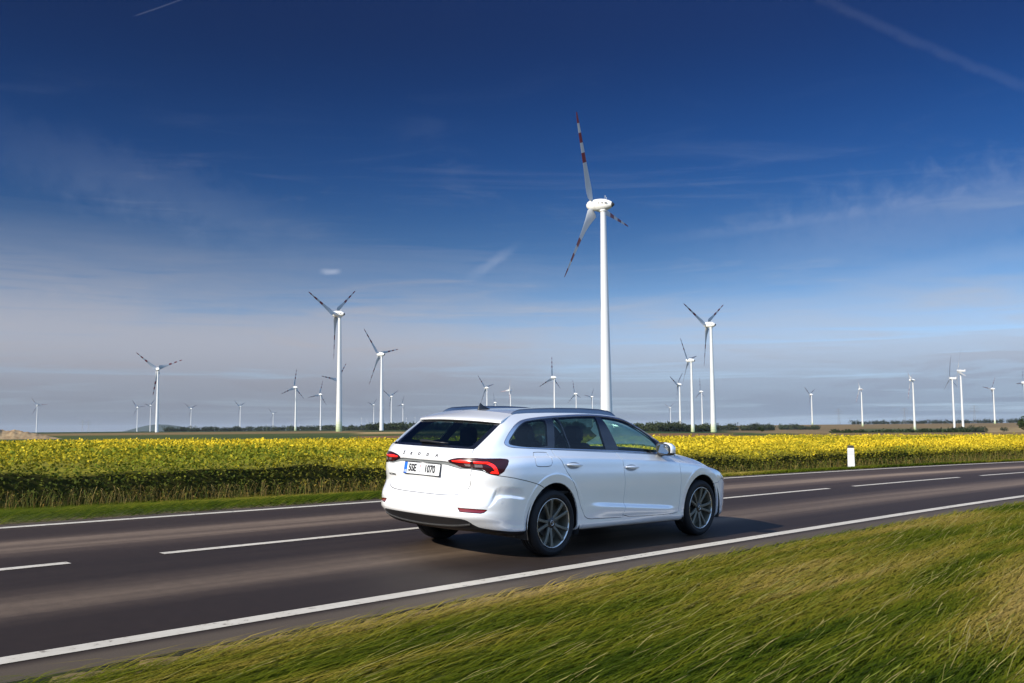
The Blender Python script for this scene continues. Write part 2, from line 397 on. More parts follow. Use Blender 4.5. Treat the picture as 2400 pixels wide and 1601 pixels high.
# ------------------------------------------------------------------ ground, road, verges
rng=np.random.default_rng(7)
def cshift(x): 
    d=np.asarray(x,float)-8
    q=np.where(np.abs(d)<60,d*d,60*60+120*(np.abs(d)-60));return -np.where(d>0,.0022,.0009)*q     # road centre bends away to the right
NEAR,CEN,FAR=-1.36,1.61,4.27
ASPH0,ASPH1=NEAR-.44,FAR+.30
def plane_z(x,y): return -.006433*x+.0418*y
def edge_y(x): return np.maximum(10.8-.24*np.asarray(x,float),cshift(x)+FAR+1.35)      # near edge of the crop
def smooth(a,b,v):
    t=np.clip((v-a)/(b-a),0,1);return t*t*(3-2*t)
def terrain(x,y):
    x=np.asarray(x,float);y=np.asarray(y,float)
    dx,dy=x-CAM[0],y-CAM[1];D=np.hypot(dx,dy);az=np.degrees(np.arctan2(dy,dx))
    dip=np.interp(az,[-180,-60,-10,15,25,32,40,50,180],[0,0,4,12,10,5.5,1.5,0,0])
    g=smooth(120,1100,D)*(1-smooth(1700,3000,D))
    z=-dip*g+np.interp(az,[-20,14,30,45,70,180],[3,5,4,1,0,0])*smooth(1800,3200,D)
    return z+.25*np.sin(x/83.)*np.sin(y/71.+1)*smooth(60,400,D)
def ground_z(x,y):
    x=np.asarray(x,float);y=np.asarray(y,float);xc=np.clip(x,-60,80);t=y-cshift(x)
    fld=terrain(x,y)-.10
    tt=np.clip(t,ASPH0,ASPH1);rp=plane_z(xc,tt+cshift(xc))
    up=smooth(0,1,(t-ASPH1)/np.maximum(edge_y(x)-cshift(x)-ASPH1,.5))
    left=rp*(1-up)+fld*up
    ty=np.clip(t,-9,ASPH0);right=plane_z(xc,ty+cshift(xc))+.0
    rt=smooth(9,40,-t);right=right*(1-rt)+fld*rt
    z=np.where(t>ASPH1,left,np.where(t<ASPH0,right,rp))
    on=(t>ASPH0+.05)&(t<ASPH1-.05)
    z=np.where(on,z-.06,z-.012)
    far=smooth(150,400,np.abs(x));return z*(1-far)+terrain(x,y)*far
def fieldcol(x,y):
    dx,dy=x-CAM[0],y-CAM[1];D=np.hypot(dx,dy);az=np.degrees(np.arctan2(dy,dx))
    tl=y-cshift(x);G=np.array([.055,.075,.018]);Gd=np.array([.03,.048,.014]);RB=np.array([.20,.105,.05]);TAN=np.array([.34,.24,.11]);BR=np.array([.17,.115,.05]);OR=np.array([.32,.13,.04]);PL=np.array([.07,.05,.035]);VG=np.array([.085,.095,.022])
    w=lambda a,b,s=.15:smooth(a*(1-s),a*(1+s),D)*(1-smooth(b*(1-s),b*(1+s),D))
    col=np.zeros(D.shape+(3,))+VG
    def put(m,c):
        nonlocal col
        col=col*(1-m[...,None])+c*m[...,None]
    A=lambda a,b,s=.6:smooth(a-s,a+s,az)*(1-smooth(b-s,b+s,az))
    full=np.ones_like(D)
    put(w(78,30000,.05),BR)
    put(smooth(.75,.1,np.where(tl<0,ASPH0-tl,tl-ASPH1))*(D<90),np.array([.19,.135,.075]))
    # left half
    put(A(52,190)*w(80,420,.04),G);put(A(52,190)*w(420,900),BR*1.2);put(A(52,190)*w(900,30000),Gd)
    put(A(44,52)*w(90,210,.05),RB);put(A(44,52)*w(210,330,.06),G);put(A(44,52)*w(330,560),TAN);put(A(44,52)*w(560,30000),Gd)
    put(A(30,44)*w(85,230,.05),RB);put(A(31,44)*w(230,700,.05),Gd*1.3);put(A(20,30)*w(85,190,.05),BR)
    put(A(27.5,31)*w(150,400,.1),G);put(A(20,29.5,.3)*w(210,420,.05),TAN*.85);put(A(31,44)*w(700,30000),Gd)
    put(A(-30,22)*w(90,150,.05),BR);put(A(15,21,.2)*w(95,112,.03),OR);put(A(21,25,.3)*w(95,125,.03),G)
    put(A(-30,31)*w(400,1200,.08),Gd*1.2);put(A(-30,20)*w(140,400,.06),BR*1.15)
    put(A(-30,29)*w(1200,2000,.05),BR*1.2);put(A(10,21,.2)*w(1250,1700,.05),PL);put(A(-30,20,.2)*w(1700,2300,.04),TAN*.8);put(A(18,24,.2)*w(1800,2200,.04),G)
    put(A(-30,30)*w(2300,4000,.05),BR*1.1);put(w(4000,60000,.05),Gd)
    return col
def m_ground(nt,b):
    N,L,n,ramp,mth,mix=ntools(nt)
    g=n('ShaderNodeNewGeometry');at=n('ShaderNodeVertexColor',layer_name='tint')
    mp=n('ShaderNodeMapping',{0:g.outputs['Position'],3:(.35,1,1)})
    t1=n('ShaderNodeTexNoise',{'Vector':mp.outputs[0],'Scale':1.6,'Detail':8,'Roughness':.65})
    t2=n('ShaderNodeTexNoise',{'Vector':g.outputs['Position'],'Scale':.02,'Detail':5,'Roughness':.6})
    c=mix(1.0,at.outputs[0],ramp(t1.outputs[0],[(.25,(.55,.58,.5)),(.55,(1,1,1)),(.8,(1.5,1.35,1.1))]),'MULTIPLY')
    c=mix(1.0,c,ramp(t2.outputs[0],[(.3,(.75,.8,.75)),(.7,(1.25,1.15,1.1))]),'MULTIPLY')
    L.new(c,b.inputs['Base Color']);b.inputs['Roughness'].default_value=.95;b.inputs['Specular IOR Level'].default_value=.15
MG=mat('soil and grass',build=m_ground)
def build_ground():
    nr=300;R=np.concatenate([[.01],np.geomspace(.8,26000,nr)]);A=np.radians(np.concatenate([np.arange(5,82,.35),np.arange(82,365,3.0)]))
    na=len(A);X=CAM[0]+R[:,None]*np.cos(A);Y=CAM[1]+R[:,None]*np.sin(A)
    Z=ground_z(X,Y);col=fieldcol(X,Y)
    V=np.stack([X,Y,Z],-1).reshape(-1,3);i,j=np.meshgrid(np.arange(nr),np.arange(na),indexing='ij');k=(j+1)%na
    F=np.stack([i*na+j,(i+1)*na+j,(i+1)*na+k,i*na+k],-1).reshape(-1,4)
    o=mesh('ground',V,F,MG,smooth=True,attr=col.reshape(-1,3));tag(o,kind='structure')
build_ground()
def m_asphalt(nt,b):
    N,L,n,ramp,mth,mix=ntools(nt)
    uv=n('ShaderNodeUVMap');sep=n('ShaderNodeSeparateXYZ',{0:uv.outputs[0]})
    # u along the road in metres, v across it
    cmb=n('ShaderNodeCombineXYZ',{0:mth('MULTIPLY',sep.outputs[0],.03),1:mth('MULTIPLY',sep.outputs[1],1.0)})
    lanes=n('ShaderNodeTexNoise',{'Vector':cmb.outputs[0],'Scale':1.5,'Detail':6,'Roughness':.6,'Distortion':.1})
    # wheel tracks polished paler, darker between
    v=sep.outputs[1]
    tr=None
    for c0 in TRACKS:
        d=mth('ABSOLUTE',mth('SUBTRACT',v,c0));k=n('ShaderNodeMapRange',{'Value':d,'From Min':.85,'From Max':.05},interpolation_type='SMOOTHSTEP').outputs[0]
        tr=k if tr is None else mth('ADD',tr,k,clamp=True)
    fine=n('ShaderNodeTexNoise',{'Vector':uv.outputs[0],'Scale':95,'Detail':3,'Roughness':.7})
    str2=n('ShaderNodeTexNoise',{'Vector':n('ShaderNodeCombineXYZ',{0:mth('MULTIPLY',sep.outputs[0],.12),1:mth('MULTIPLY',v,7.)}).outputs[0],'Scale':1.0,'Detail':5,'Roughness':.6})
    f=mth('ADD',mth('MULTIPLY',tr,.62),mth('MULTIPLY',mth('SUBTRACT',lanes.outputs[0],.5),1.1))
    f=mth('ADD',f,mth('MULTIPLY',mth('SUBTRACT',str2.outputs[0],.5),.35))
    c=ramp(f,[(0,(.026,.017,.012)),(.38,(.054,.037,.026)),(1,(.215,.155,.105))])
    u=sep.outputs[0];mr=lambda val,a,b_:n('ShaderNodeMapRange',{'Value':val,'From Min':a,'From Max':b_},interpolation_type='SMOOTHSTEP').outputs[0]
    k=mth('ADD',mth('ADD',1.0,mth('MULTIPLY',mr(u,1.,16.),.55)),mth('MULTIPLY',mr(v,1.3,2.4),.42));kc=n('ShaderNodeCombineXYZ',{0:k,1:k,2:k})  # paints in the grazing sunlit sheen: paler further along the road; far lane paler
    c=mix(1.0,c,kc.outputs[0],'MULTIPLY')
    mid=n('ShaderNodeTexNoise',{'Vector':uv.outputs[0],'Scale':9,'Detail':6,'Roughness':.7});c=mix(1.0,c,ramp(mid.outputs[0],[(.3,(.84,.84,.84)),(.7,(1.16,1.16,1.16))]),'MULTIPLY')
    c=mix(mr(v,NEAR-.06,NEAR-.22),c,(.088,.066,.045));c=mix(mr(v,FAR+.08,FAR+.26),c,(.085,.066,.045))
    c=mix(1.0,c,ramp(fine.outputs[0],[(.3,(.78,.78,.78)),(.7,(1.22,1.2,1.18))]),'MULTIPLY')
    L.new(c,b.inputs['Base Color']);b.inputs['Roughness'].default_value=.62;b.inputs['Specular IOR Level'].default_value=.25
    bp=n('ShaderNodeBump',{'Strength':.25,'Distance':.004,'Height':fine.outputs[0]});L.new(bp.outputs[0],b.inputs['Normal'])
TRACKS=(.12,2.85)
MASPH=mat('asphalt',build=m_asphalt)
def m_line(nt,b):
    N,L,n,ramp,mth,mix=ntools(nt);g=n('ShaderNodeNewGeometry')
    t=n('ShaderNodeTexNoise',{'Vector':g.outputs['Position'],'Scale':14,'Detail':6,'Roughness':.7})
    t2=n('ShaderNodeTexNoise',{'Vector':g.outputs['Position'],'Scale':1.2,'Detail':4})
    c=ramp(t.outputs[0],[(.34,(.22,.18,.14)),(.41,(.55,.49,.39)),(.8,(.64,.58,.48))])
    L.new(mix(1.0,c,ramp(t2.outputs[0],[(.3,(.88,.88,.88)),(.7,(1.05,1.05,1.05))]),'MULTIPLY'),b.inputs['Base Color']);b.inputs['Roughness'].default_value=.6
MLINE=mat('road paint',build=m_line)
def strip(name,t0,t1,x0,x1,lift,mt,skirt=0):
    xs=np.linspace(x0,x1,max(3,int((x1-x0)/.5)+1));nt_=max(2,int((t1-t0)/.8)+2);ts=np.linspace(t0,t1,nt_)
    V=[];UV=[]
    if skirt: ts=np.concatenate([[t0-.03],ts,[t1+.03]])
    for x in xs:
        c=cshift(x)
        for q,t in enumerate(ts):
            z=lift-(skirt if skirt and q in(0,len(ts)-1) else 0)
            V.append(M@np.array((x,t+c,z)));UV.append((x,t))
    m=len(ts);i,j=np.meshgrid(np.arange(len(xs)-1),np.arange(m-1),indexing='ij')
    F=np.stack([i*m+j,(i+1)*m+j,(i+1)*m+j+1,i*m+j+1],-1).reshape(-1,4)
    o=mesh(name,V,F,mt,smooth=False);uvl=o.data.uv_layers.new(name='UVMap');UV=np.array(UV,np.float32)
    idx=np.empty(len(o.data.loops),np.int32);o.data.loops.foreach_get('vertex_index',idx);uvl.data.foreach_set('uv',UV[idx].ravel())
    tag(o,kind='structure');return o
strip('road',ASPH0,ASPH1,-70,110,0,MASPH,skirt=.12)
strip('edge_line',NEAR-.075,NEAR+.075,-60,100,.004,MLINE)
strip('edge_line',FAR-.06,FAR+.06,-60,100,.004,MLINE)
def dash(x0,x1): return strip('centre_line',CEN-.055,CEN+.055,x0,x1,.004,MLINE)
for a,b_ in ((-33,-27.5),(-24,-18.5),(-15.5,-10.3),(-9.0,-3.79),(-2.91,2.9),(4.2,11.19),(12.27,17.86),(19.2,25),(26.4,32),(33.4,39),(40.4,46)): dash(a,b_)
# ---- grass of the verges: long thin blades combed along the road by the wind of the traffic
def m_grass(nt,b):
    N,L,n,ramp,mth,mix=ntools(nt);at=n('ShaderNodeVertexColor',layer_name='tint')
    L.new(at.outputs[0],b.inputs['Base Color']);b.inputs['Roughness'].default_value=.7;b.inputs['Specular IOR Level'].default_value=.05
    tr=n('ShaderNodeBsdfTranslucent',{'Color':at.outputs[0]});ms=n('ShaderNodeMixShader',{0:.3,1:b.outputs[0],2:tr.outputs[0]})
    L.new(ms.outputs[0],N['Material Output'].inputs[0])
MGR=mat('grass blades',build=m_grass)
def vnoise(x,y,s,seed):
    r=np.random.default_rng(seed);T=r.random((64,64));u=x/s;v=y/s;i=np.floor(u).astype(int);j=np.floor(v).astype(int);f=u-i;g=v-j
    f=f*f*(3-2*f);g=g*g*(3-2*g);a=T[i%64,j%64];b=T[(i+1)%64,j%64];c=T[i%64,(j+1)%64];d=T[(i+1)%64,(j+1)%64]
    return (a*(1-f)+b*f)*(1-g)+(c*(1-f)+d*f)*g
GP=np.array([[.030,.052,.003],[.066,.094,.005],[.145,.155,.010],[.27,.215,.030],[.42,.30,.09]])
def grass(name,x,y,h,lean,wid,label,seed,tone=0):
    n=len(x);r=np.random.default_rng(seed);z=ground_z(x,y)
    ang=r.normal(.0,.10,n)+np.where(r.random(n)<.3,math.pi,0);ca,sa=np.cos(ang),np.sin(ang)
    hh=h*(.55+.75*r.random(n));ln=lean*hh*(.7+.9*r.random(n));w=wid*(.6+.8*r.random(n))
    px,py=-sa*w,ca*w
    V=np.zeros((n,5,3))
    for k,(f,hf,wf) in enumerate(((0,0,1),(.45,.72,.8),(1,1,.0))):
        cx=x+ca*ln*f;cy=y+sa*ln*f;cz=z-.01+hh*hf
        if k<2: V[:,2*k]=np.stack([cx-px*wf,cy-py*wf,cz],-1);V[:,2*k+1]=np.stack([cx+px*wf,cy+py*wf,cz],-1)
        else: V[:,4]=np.stack([cx,cy,cz-.1*hh],-1)
    b=np.arange(n)[:,None]*5
    F=np.concatenate([b+[0,1,3],b+[0,3,2],b+[2,3,4]])
    q=.42*vnoise(x*.16,y,.55,seed+1)+.34*vnoise(x*.10,y,.16,seed+2)+.34*vnoise(x*.6,y,2.6,seed+3)+.16*r.random(n)+tone
    q=np.clip((q-.32)/.62,0,.999)*4;i=q.astype(int);f=(q-i)[:,None];c=GP[i]*(1-f)+GP[np.minimum(i+1,4)]*f
    c=np.repeat(c[:,None],5,1)*np.array([.92,.92,1,1,1.06])[None,:,None]
    o=mesh(name,V.reshape(-1,3),F,MGR,smooth=True,attr=c.reshape(-1,3));tag(o,label,'grass',kind='stuff');return o
def scatter(n,x0,x1,f0,f1,seed,pw=1.0):
    r=np.random.default_rng(seed);x=x0+(x1-x0)*r.random(n);a=f0(x);b=f1(x);return x,a+(b-a)*r.random(n)**pw
GN=1.0
x,y=scatter(int(270000*GN),-9,16,lambda x:cshift(x)-8.6+0*x,lambda x:cshift(x)+ASPH0-.02,11,1.0)
k=rng.random(len(x))<smooth(-.02,.42,(cshift(x)+ASPH0-y))+.04;x,y=x[k],y[k]
tone=.10*smooth(-3,7,x)*smooth(-2.6,-5.2,y)+.05*smooth(-2,4,x)-.07*smooth(2,-3,x)
D=np.hypot(x-CAM[0],y-CAM[1]);k=D>2.0
grass('verge_grass',x[k],y[k],.078,4.0,.0042,'windswept olive green grass along the near edge of the road',21,tone[k])
x,y=scatter(int(60000*GN),14,60,lambda x:cshift(x)-9.0,lambda x:cshift(x)+ASPH0+.05,12)
grass('verge_grass',x,y,.11,3.4,.008,'olive green grass beside the road bend on the right',22,0*x+.03)
x,y=scatter(int(110000*GN),-16,60,lambda x:cshift(x)+ASPH1-.04,lambda x:edge_y(x)+.4,13)
grass('verge_grass',x,y,.085,3.4,.007,'strip of short dark grass between the road and the yellow crop',23,0*x-.12)

# dry straws combed along the verge, and rough growth along the foot of the crop
def stalks(name,x,y,h,label,seed,pal,lay=False):
    n=len(x);r=np.random.default_rng(seed);z=ground_z(x,y);hh=h*(.5+r.random(n));a=r.normal(0,.12,n) if lay else r.random(n)*6.28;l=hh*(3+3*r.random(n)) if lay else hh*(.15+.7*r.random(n));ca,sa=np.cos(a),np.sin(a);w=.0016+.0014*r.random(n);px,py=-sa*w,ca*w
    V=np.zeros((n,8,3))
    for k,(f,g) in enumerate(((0,0),(.35,.55),(.8,.9))): V[:,2*k]=np.stack([x+ca*l*f-px,y+sa*l*f-py,z+hh*g],-1);V[:,2*k+1]=np.stack([x+ca*l*f+px,y+sa*l*f+py,z+hh*g],-1)
    V[:,6]=np.stack([x+ca*l*.9-px*4,y+sa*l*.9-py*4,z+hh*.97],-1);V[:,7]=np.stack([x+ca*l*1.08,y+sa*l*1.08,z+hh*1.05],-1)
    b=np.arange(n)[:,None]*8;F=np.concatenate([b+[0,1,3],b+[0,3,2],b+[2,3,5],b+[2,5,4],b+[4,5,7],b+[4,7,6]])
    c=np.array(pal)[r.integers(0,len(pal),n)]*(.7+.6*r.random(n))[:,None]
    o=mesh(name,V.reshape(-1,3),F,MGR,smooth=True,attr=np.repeat(c,8,0));tag(o,label,'grass',kind='stuff')
x,y=scatter(5000,-8,16,lambda x:cshift(x)-8.4,lambda x:cshift(x)+ASPH0-.25,31);k=np.hypot(x-CAM[0],y-CAM[1])>3.2
stalks('dry_stalks',x[k],y[k],.085,'thin dry straws lying along the near verge',32,[(.30,.25,.09),(.24,.22,.06),(.17,.19,.03)],True)
x,y=scatter(26000,-26,50,lambda x:edge_y(x)-1.1,lambda x:edge_y(x)+.15,33)
k=rng.random(len(x))<smooth(-1.1,-.1,y-edge_y(x));stalks('rough_growth',x[k],y[k],.24,'rough brownish weeds along the foot of the crop',34,[(.15,.16,.03),(.22,.15,.05),(.09,.12,.02),(.30,.22,.07)])
# ------------------------------------------------------------------ the yellowing crop beyond the road
def m_leaf(nt,b):
    N,L,n,ramp,mth,mix=ntools(nt);at=n('ShaderNodeVertexColor',layer_name='tint')
    L.new(at.outputs[0],b.inputs['Base Color']);b.inputs['Roughness'].default_value=.55;b.inputs['Specular IOR Level'].default_value=.04
    tr=n('ShaderNodeBsdfTranslucent',{'Color':at.outputs[0]});ms=n('ShaderNodeMixShader',{0:.30,1:b.outputs[0],2:tr.outputs[0]})
    L.new(ms.outputs[0],N['Material Output'].inputs[0])
MLEAF=mat('crop leaves',build=m_leaf)
def crop_h(x,y): 
    h=np.interp(x,[-30,0,12,25,60],[.86,.86,.74,.66,.66])
    h=h*(.90+.12*smooth(0,1.2,y-edge_y(x)+.5*vnoise(x,y,1.3,77)))
    return h*(.80+.30*vnoise(x,y,1.1,90)+.16*vnoise(x,y,.37,91)-.04)
def far_in(x,y):    # inside the field's far edge
    return (y-70-( x-24)*(-54/34.)<0)|(x<24)&(y<70)
def crop():
    r=np.random.default_rng(5);P=[];S=[];HF=[]
    def zone(n,x0,x1,d0,d1,size,hf0,hf1,pw=1.):
        x=x0+(x1-x0)*r.random(n);y=edge_y(x)+d0+(d1-d0)*r.random(n)**pw
        k=far_in(x,y);x,y=x[k],y[k];m=len(x)
        hf=hf0+(hf1-hf0)*r.random(m)
        P.append(np.stack([x,y,hf],-1));S.append(np.full(m,size)*(.7+.6*r.random(m)))
    zone(60000,-26,48,-.12,.5,.055,.0,1.0)
    zone(30000,-26,48,.2,1.6,.065,.35,1.03)
    zone(60000,-28,52,1.2,7,.062,.78,1.05)
    zone(95000,-30,60,6,24,.078,.84,1.05)
    zone(95000,-30,75,22,62,.12,.84,1.06)
    P=np.concatenate(P);S=np.concatenate(S);n=len(S);x,y,hf=P.T
    H=crop_h(x,y);hf2=hf
    bulge=.10*vnoise(x,hf*3,.5,31)           # the front wall bulges plant by plant
    g0=ground_z(x,y);z=g0+H*hf2
    y=y-np.where(np.abs(y-edge_y(x))<.5,bulge,0)
    # leaf: two triangles folded
    th=r.random(n)*2*math.pi;up=np.clip(r.normal(.25,.5,n),-1,1);d=np.stack([np.cos(th)*np.cos(up),np.sin(th)*np.cos(up),np.sin(up)],-1)
    s=np.cross(d,np.array([0,0,1.])+.6*r.normal(size=(n,3)));s/=np.linalg.norm(s,axis=1,keepdims=True)
    nn=np.cross(d,s);c=np.stack([x,y,z],-1);w=S[:,None]
    V=np.stack([c,c+d*w*.5+s*w*.42+nn*w*.08,c+d*w*1.15,c+d*w*.5-s*w*.42+nn*w*.08],1)
    b=np.arange(n)[:,None]*4;F=np.concatenate([b+[0,1,2],b+[0,2,3]])
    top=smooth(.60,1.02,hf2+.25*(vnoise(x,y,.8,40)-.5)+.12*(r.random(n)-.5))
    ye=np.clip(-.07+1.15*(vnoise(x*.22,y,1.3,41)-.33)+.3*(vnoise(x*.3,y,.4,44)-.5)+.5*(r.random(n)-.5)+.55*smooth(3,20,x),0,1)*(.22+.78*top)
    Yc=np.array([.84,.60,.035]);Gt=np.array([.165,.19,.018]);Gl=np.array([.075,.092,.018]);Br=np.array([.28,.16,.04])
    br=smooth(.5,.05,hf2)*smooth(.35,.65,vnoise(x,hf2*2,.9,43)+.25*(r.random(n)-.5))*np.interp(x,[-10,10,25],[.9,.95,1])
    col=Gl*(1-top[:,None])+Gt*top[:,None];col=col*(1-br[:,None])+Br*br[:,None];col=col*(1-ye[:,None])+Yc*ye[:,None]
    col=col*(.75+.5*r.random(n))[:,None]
    # hull of stems and soil under the leaves
    xs=np.arange(-30,76,.6);ds=np.concatenate([[.12,.2,.5,1.0,2.],np.arange(3.5,64,2.5)]);G=[];
    for xx in xs:
        for q,dd in enumerate(ds):
            yy=float(edge_y(xx))+dd;yl=70-54/34.*(xx-24) if xx>24 else 70;yy=min(yy,yl-.2)
            G.append((xx,yy,float(ground_z(xx,yy))+(0 if q==0 else .8*float(crop_h(xx,yy))-.05)))
    m=len(ds);i,j=np.meshgrid(np.arange(len(xs)-1),np.arange(m-1),indexing='ij');base=n*4
    HFc=np.stack([i*m+j,(i+1)*m+j,(i+1)*m+j+1,i*m+j+1],-1).reshape(-1,4)+base
    Ft=np.concatenate([F,HFc[:,[0,1,2]],HFc[:,[0,2,3]]])
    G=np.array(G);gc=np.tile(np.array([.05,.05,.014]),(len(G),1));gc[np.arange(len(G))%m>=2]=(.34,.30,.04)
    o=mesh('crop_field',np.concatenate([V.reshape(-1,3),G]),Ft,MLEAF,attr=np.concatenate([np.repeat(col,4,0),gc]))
    tag(o,'dense yellowing crop field with green and brown stems beyond the road','crop',kind='stuff')
crop()
# ------------------------------------------------------------------ woods and trees far off
def m_wood(nt,b):
    N,L,n,ramp,mth,mix=ntools(nt);at=n('ShaderNodeVertexColor',layer_name='tint');L.new(at.outputs[0],b.inputs['Base Color']);b.inputs['Roughness'].default_value=.8;b.inputs['Specular IOR Level'].default_value=.1
MWOOD=mat('tree leaves',build=m_wood);MTR=mat('bark',(.08,.055,.04),.9)
def crowns(C,Rr,per,leaf,col,seed):
    """clumps of leaf faces over many crowns: C centres, Rr radii (x,y,z)"""
    r=np.random.default_rng(seed);n=len(C);u=r.normal(size=(n,per,3));u/=np.linalg.norm(u,axis=-1,keepdims=True)
    lob=1+.22*np.sin(u[...,0]*5+C[:,None,0])*np.cos(u[...,2]*4+C[:,None,1])
    rr=(.72+.35*r.random((n,per)))*lob;p=C[:,None]+u*Rr[:,None]*rr[...,None]
    a=r.normal(size=(n,per,3));a/=np.linalg.norm(a,axis=-1,keepdims=True);b=np.cross(a,u+.4*r.normal(size=u.shape));b/=np.linalg.norm(b,axis=-1,keepdims=True)
    s=(leaf*(.6+.8*r.random((n,per))))[...,None]
    V=np.stack([p-a*s,p+b*s*.7,p+a*s,p-b*s*.7],2).reshape(-1,3);k=np.arange(n*per)[:,None]*4
    c=(np.asarray(col)*(.65+.7*r.random((n,1)))[...,None]*(.6+.8*r.random((n,per,1))))
    return V,k+[0,1,2,3],np.repeat(c.reshape(-1,3),4,0)
def P_at(az,D): a=rad(az);return CAM[0]+D*math.cos(a),CAM[1]+D*math.sin(a)
def wood(name,pts,n,h,label,seed,col=(.030,.040,.015),per=60,depth=40,var=.35):
    r=np.random.default_rng(seed);a=np.interp(r.random(n),np.linspace(0,1,len(pts)),[p[0] for p in pts]);t=[p[0] for p in pts]
    o=np.argsort(t);Dd=np.interp(a,np.array(t)[o],np.array([p[1] for p in pts])[o])+depth*r.random(n)
    x=CAM[0]+Dd*np.cos(np.radians(a));y=CAM[1]+Dd*np.sin(np.radians(a));hh=h*(1-var+2*var*r.random(n));hh*=.8+.4*vnoise(a*30,a*0,3.,seed)
    z=terrain(x,y)+hh*.52;C=np.stack([x,y,z],-1);R=np.stack([hh*.55,hh*.55,hh*.52],-1)
    V,F,c=crowns(C,R,per,h*.14,col,seed);tag(mesh(name,V,F,MWOOD,attr=c),label,'wood',kind='stuff')
wood('far_wood',[(62.5,2600),(58,2700),(54,2500),(50.5,2200)],420,9.0,'dark line of far woodland behind the wind turbines left of the car',61)
wood('far_wood',[(51.5,1500),(48,1450),(44,1500),(39.,1400)],420,8.5,'dark woodland on the horizon behind the roof of the car',62)
wood('far_wood',[(38.5,1250),(35,1150),(33.2,1250),(31.8,1500)],420,7.6,'dark woodland just right of the car under the turbine pair',63,(.032,.042,.015))
wood('far_wood',[(32,1800),(29.8,1850),(28.6,1900)],120,9,'bushy dark wood right of the tall turbine with a pale green foot',64)
wood('far_wood',[(28.2,2050),(26.2,2100)],60,8,'low dark tree belt in the middle distance of the right horizon',65)
wood('hedge_belt',[(25.4,800),(23.5,760),(21.5,700),(18.7,640)],330,4.2,'long dark green hedge belt across the fields on the right',66,(.018,.030,.010),70,30)
wood('far_wood',[(24.5,3300),(20,3400),(16,3400),(13,3300)],420,9.5,'thin dark tree line on the crest of the far right horizon',67,(.022,.03,.013),40)
wood('hedge_belt',[(19.3,1500),(17.9,1560)],60,7,'small thicket at the feet of the two white box turbines',68)
def tree(loc,h,wd,seed,label,group=None,col=(.022,.034,.010)):
    x,y=loc;z=float(terrain(x,y)) if math.hypot(x-CAM[0],y-CAM[1])>300 else float(ground_z(x,y));t=empty('broadleaf_tree',(x,y,z));tag(t,label,'tree',group)
    m=MB();m.tube([(0,0,-.2),(.02*h,0,h*.2),(0,.01*h,h*.45),(0,0,h*.75)],[h*.035,h*.028,h*.02,h*.008],8)
    r=np.random.default_rng(seed)
    for k in range(5):
        a=k*1.3;m.tube([(0,0,h*(.25+.07*k)),(wd*.3*math.cos(a),wd*.3*math.sin(a),h*(.45+.07*k))],[h*.014,h*.004],6)
    m.build('trunk',MTR,t)
    n=9;u=r.normal(size=(n,3))*np.array([wd*.22,wd*.22,h*.13])+np.array([0,0,h*.6]);u[:,2]=np.clip(u[:,2],h*.35,h*.8)
    V,F,c=crowns(u,np.tile([wd*.27,wd*.27,h*.22],(n,1)),90,h*.045,col,seed);mesh('crown',V,F,MWOOD,t,attr=c)
tree(P_at(15.85,520),10.5,11,71,'round dark tree at the right edge of the photo','lone trees in the fields')
tree(P_at(29.25,420),2.6,3.2,72,'tiny dark bush on the tan field right of the tall turbine','lone trees in the fields')
tree(P_at(17.0,1700),9,9,73,'small lone tree on the brown slope left of the right edge','lone trees in the fields')
tree(P_at(18.35,900),5,8,74,'low dark bush right of the taller white box turbine','lone trees in the fields')
tree(P_at(19.65,980),6,9,75,'pale bush left of the shorter white box turbine','lone trees in the fields',(.09,.085,.06))
# ------------------------------------------------------------------ hills, spoil heap
def hill(name,az0,az1,D,h,seed):
    r=np.random.default_rng(seed);n=60;m=10;V=[]
    for i in range(n+1):
        t=i/n;a=rad(az0+(az1-az0)*t);e=math.sin(math.pi*t)**1.5*(1+.25*math.sin(t*5+seed))*.8
        for j in range(m+1):
            s=j/m;Dd=D+(s-.5)*2*900;V.append((CAM[0]+Dd*math.cos(a),CAM[1]+Dd*math.sin(a),h*e*math.sin(math.pi*s)-6))
    i,j=np.meshgrid(np.arange(n),np.arange(m),indexing='ij');F=np.stack([i*(m+1)+j,(i+1)*(m+1)+j,(i+1)*(m+1)+j+1,i*(m+1)+j+1],-1).reshape(-1,4)
    tag(mesh(name,V,F,MHILL,smooth=True),kind='structure')
MHILL=mat('wooded hill',(.035,.05,.03),.95,spec=.05)
hill('hills',64.9,59.8,13000,118,1);hill('hills',61,58.2,14000,50,2);hill('hills',55.3,52.2,13000,100,3)
def m_spoil(nt,b):
    N,L,n,ramp,mth,mix=ntools(nt);g=n('ShaderNodeNewGeometry');t=n('ShaderNodeTexNoise',{'Vector':g.outputs['Position'],'Scale':.9,'Detail':8,'Roughness':.65})
    L.new(ramp(t.outputs[0],[(.3,(.16,.095,.045)),(.55,(.33,.22,.11)),(.8,(.46,.33,.18))]),b.inputs['Base Color']);b.inputs['Roughness'].default_value=.95
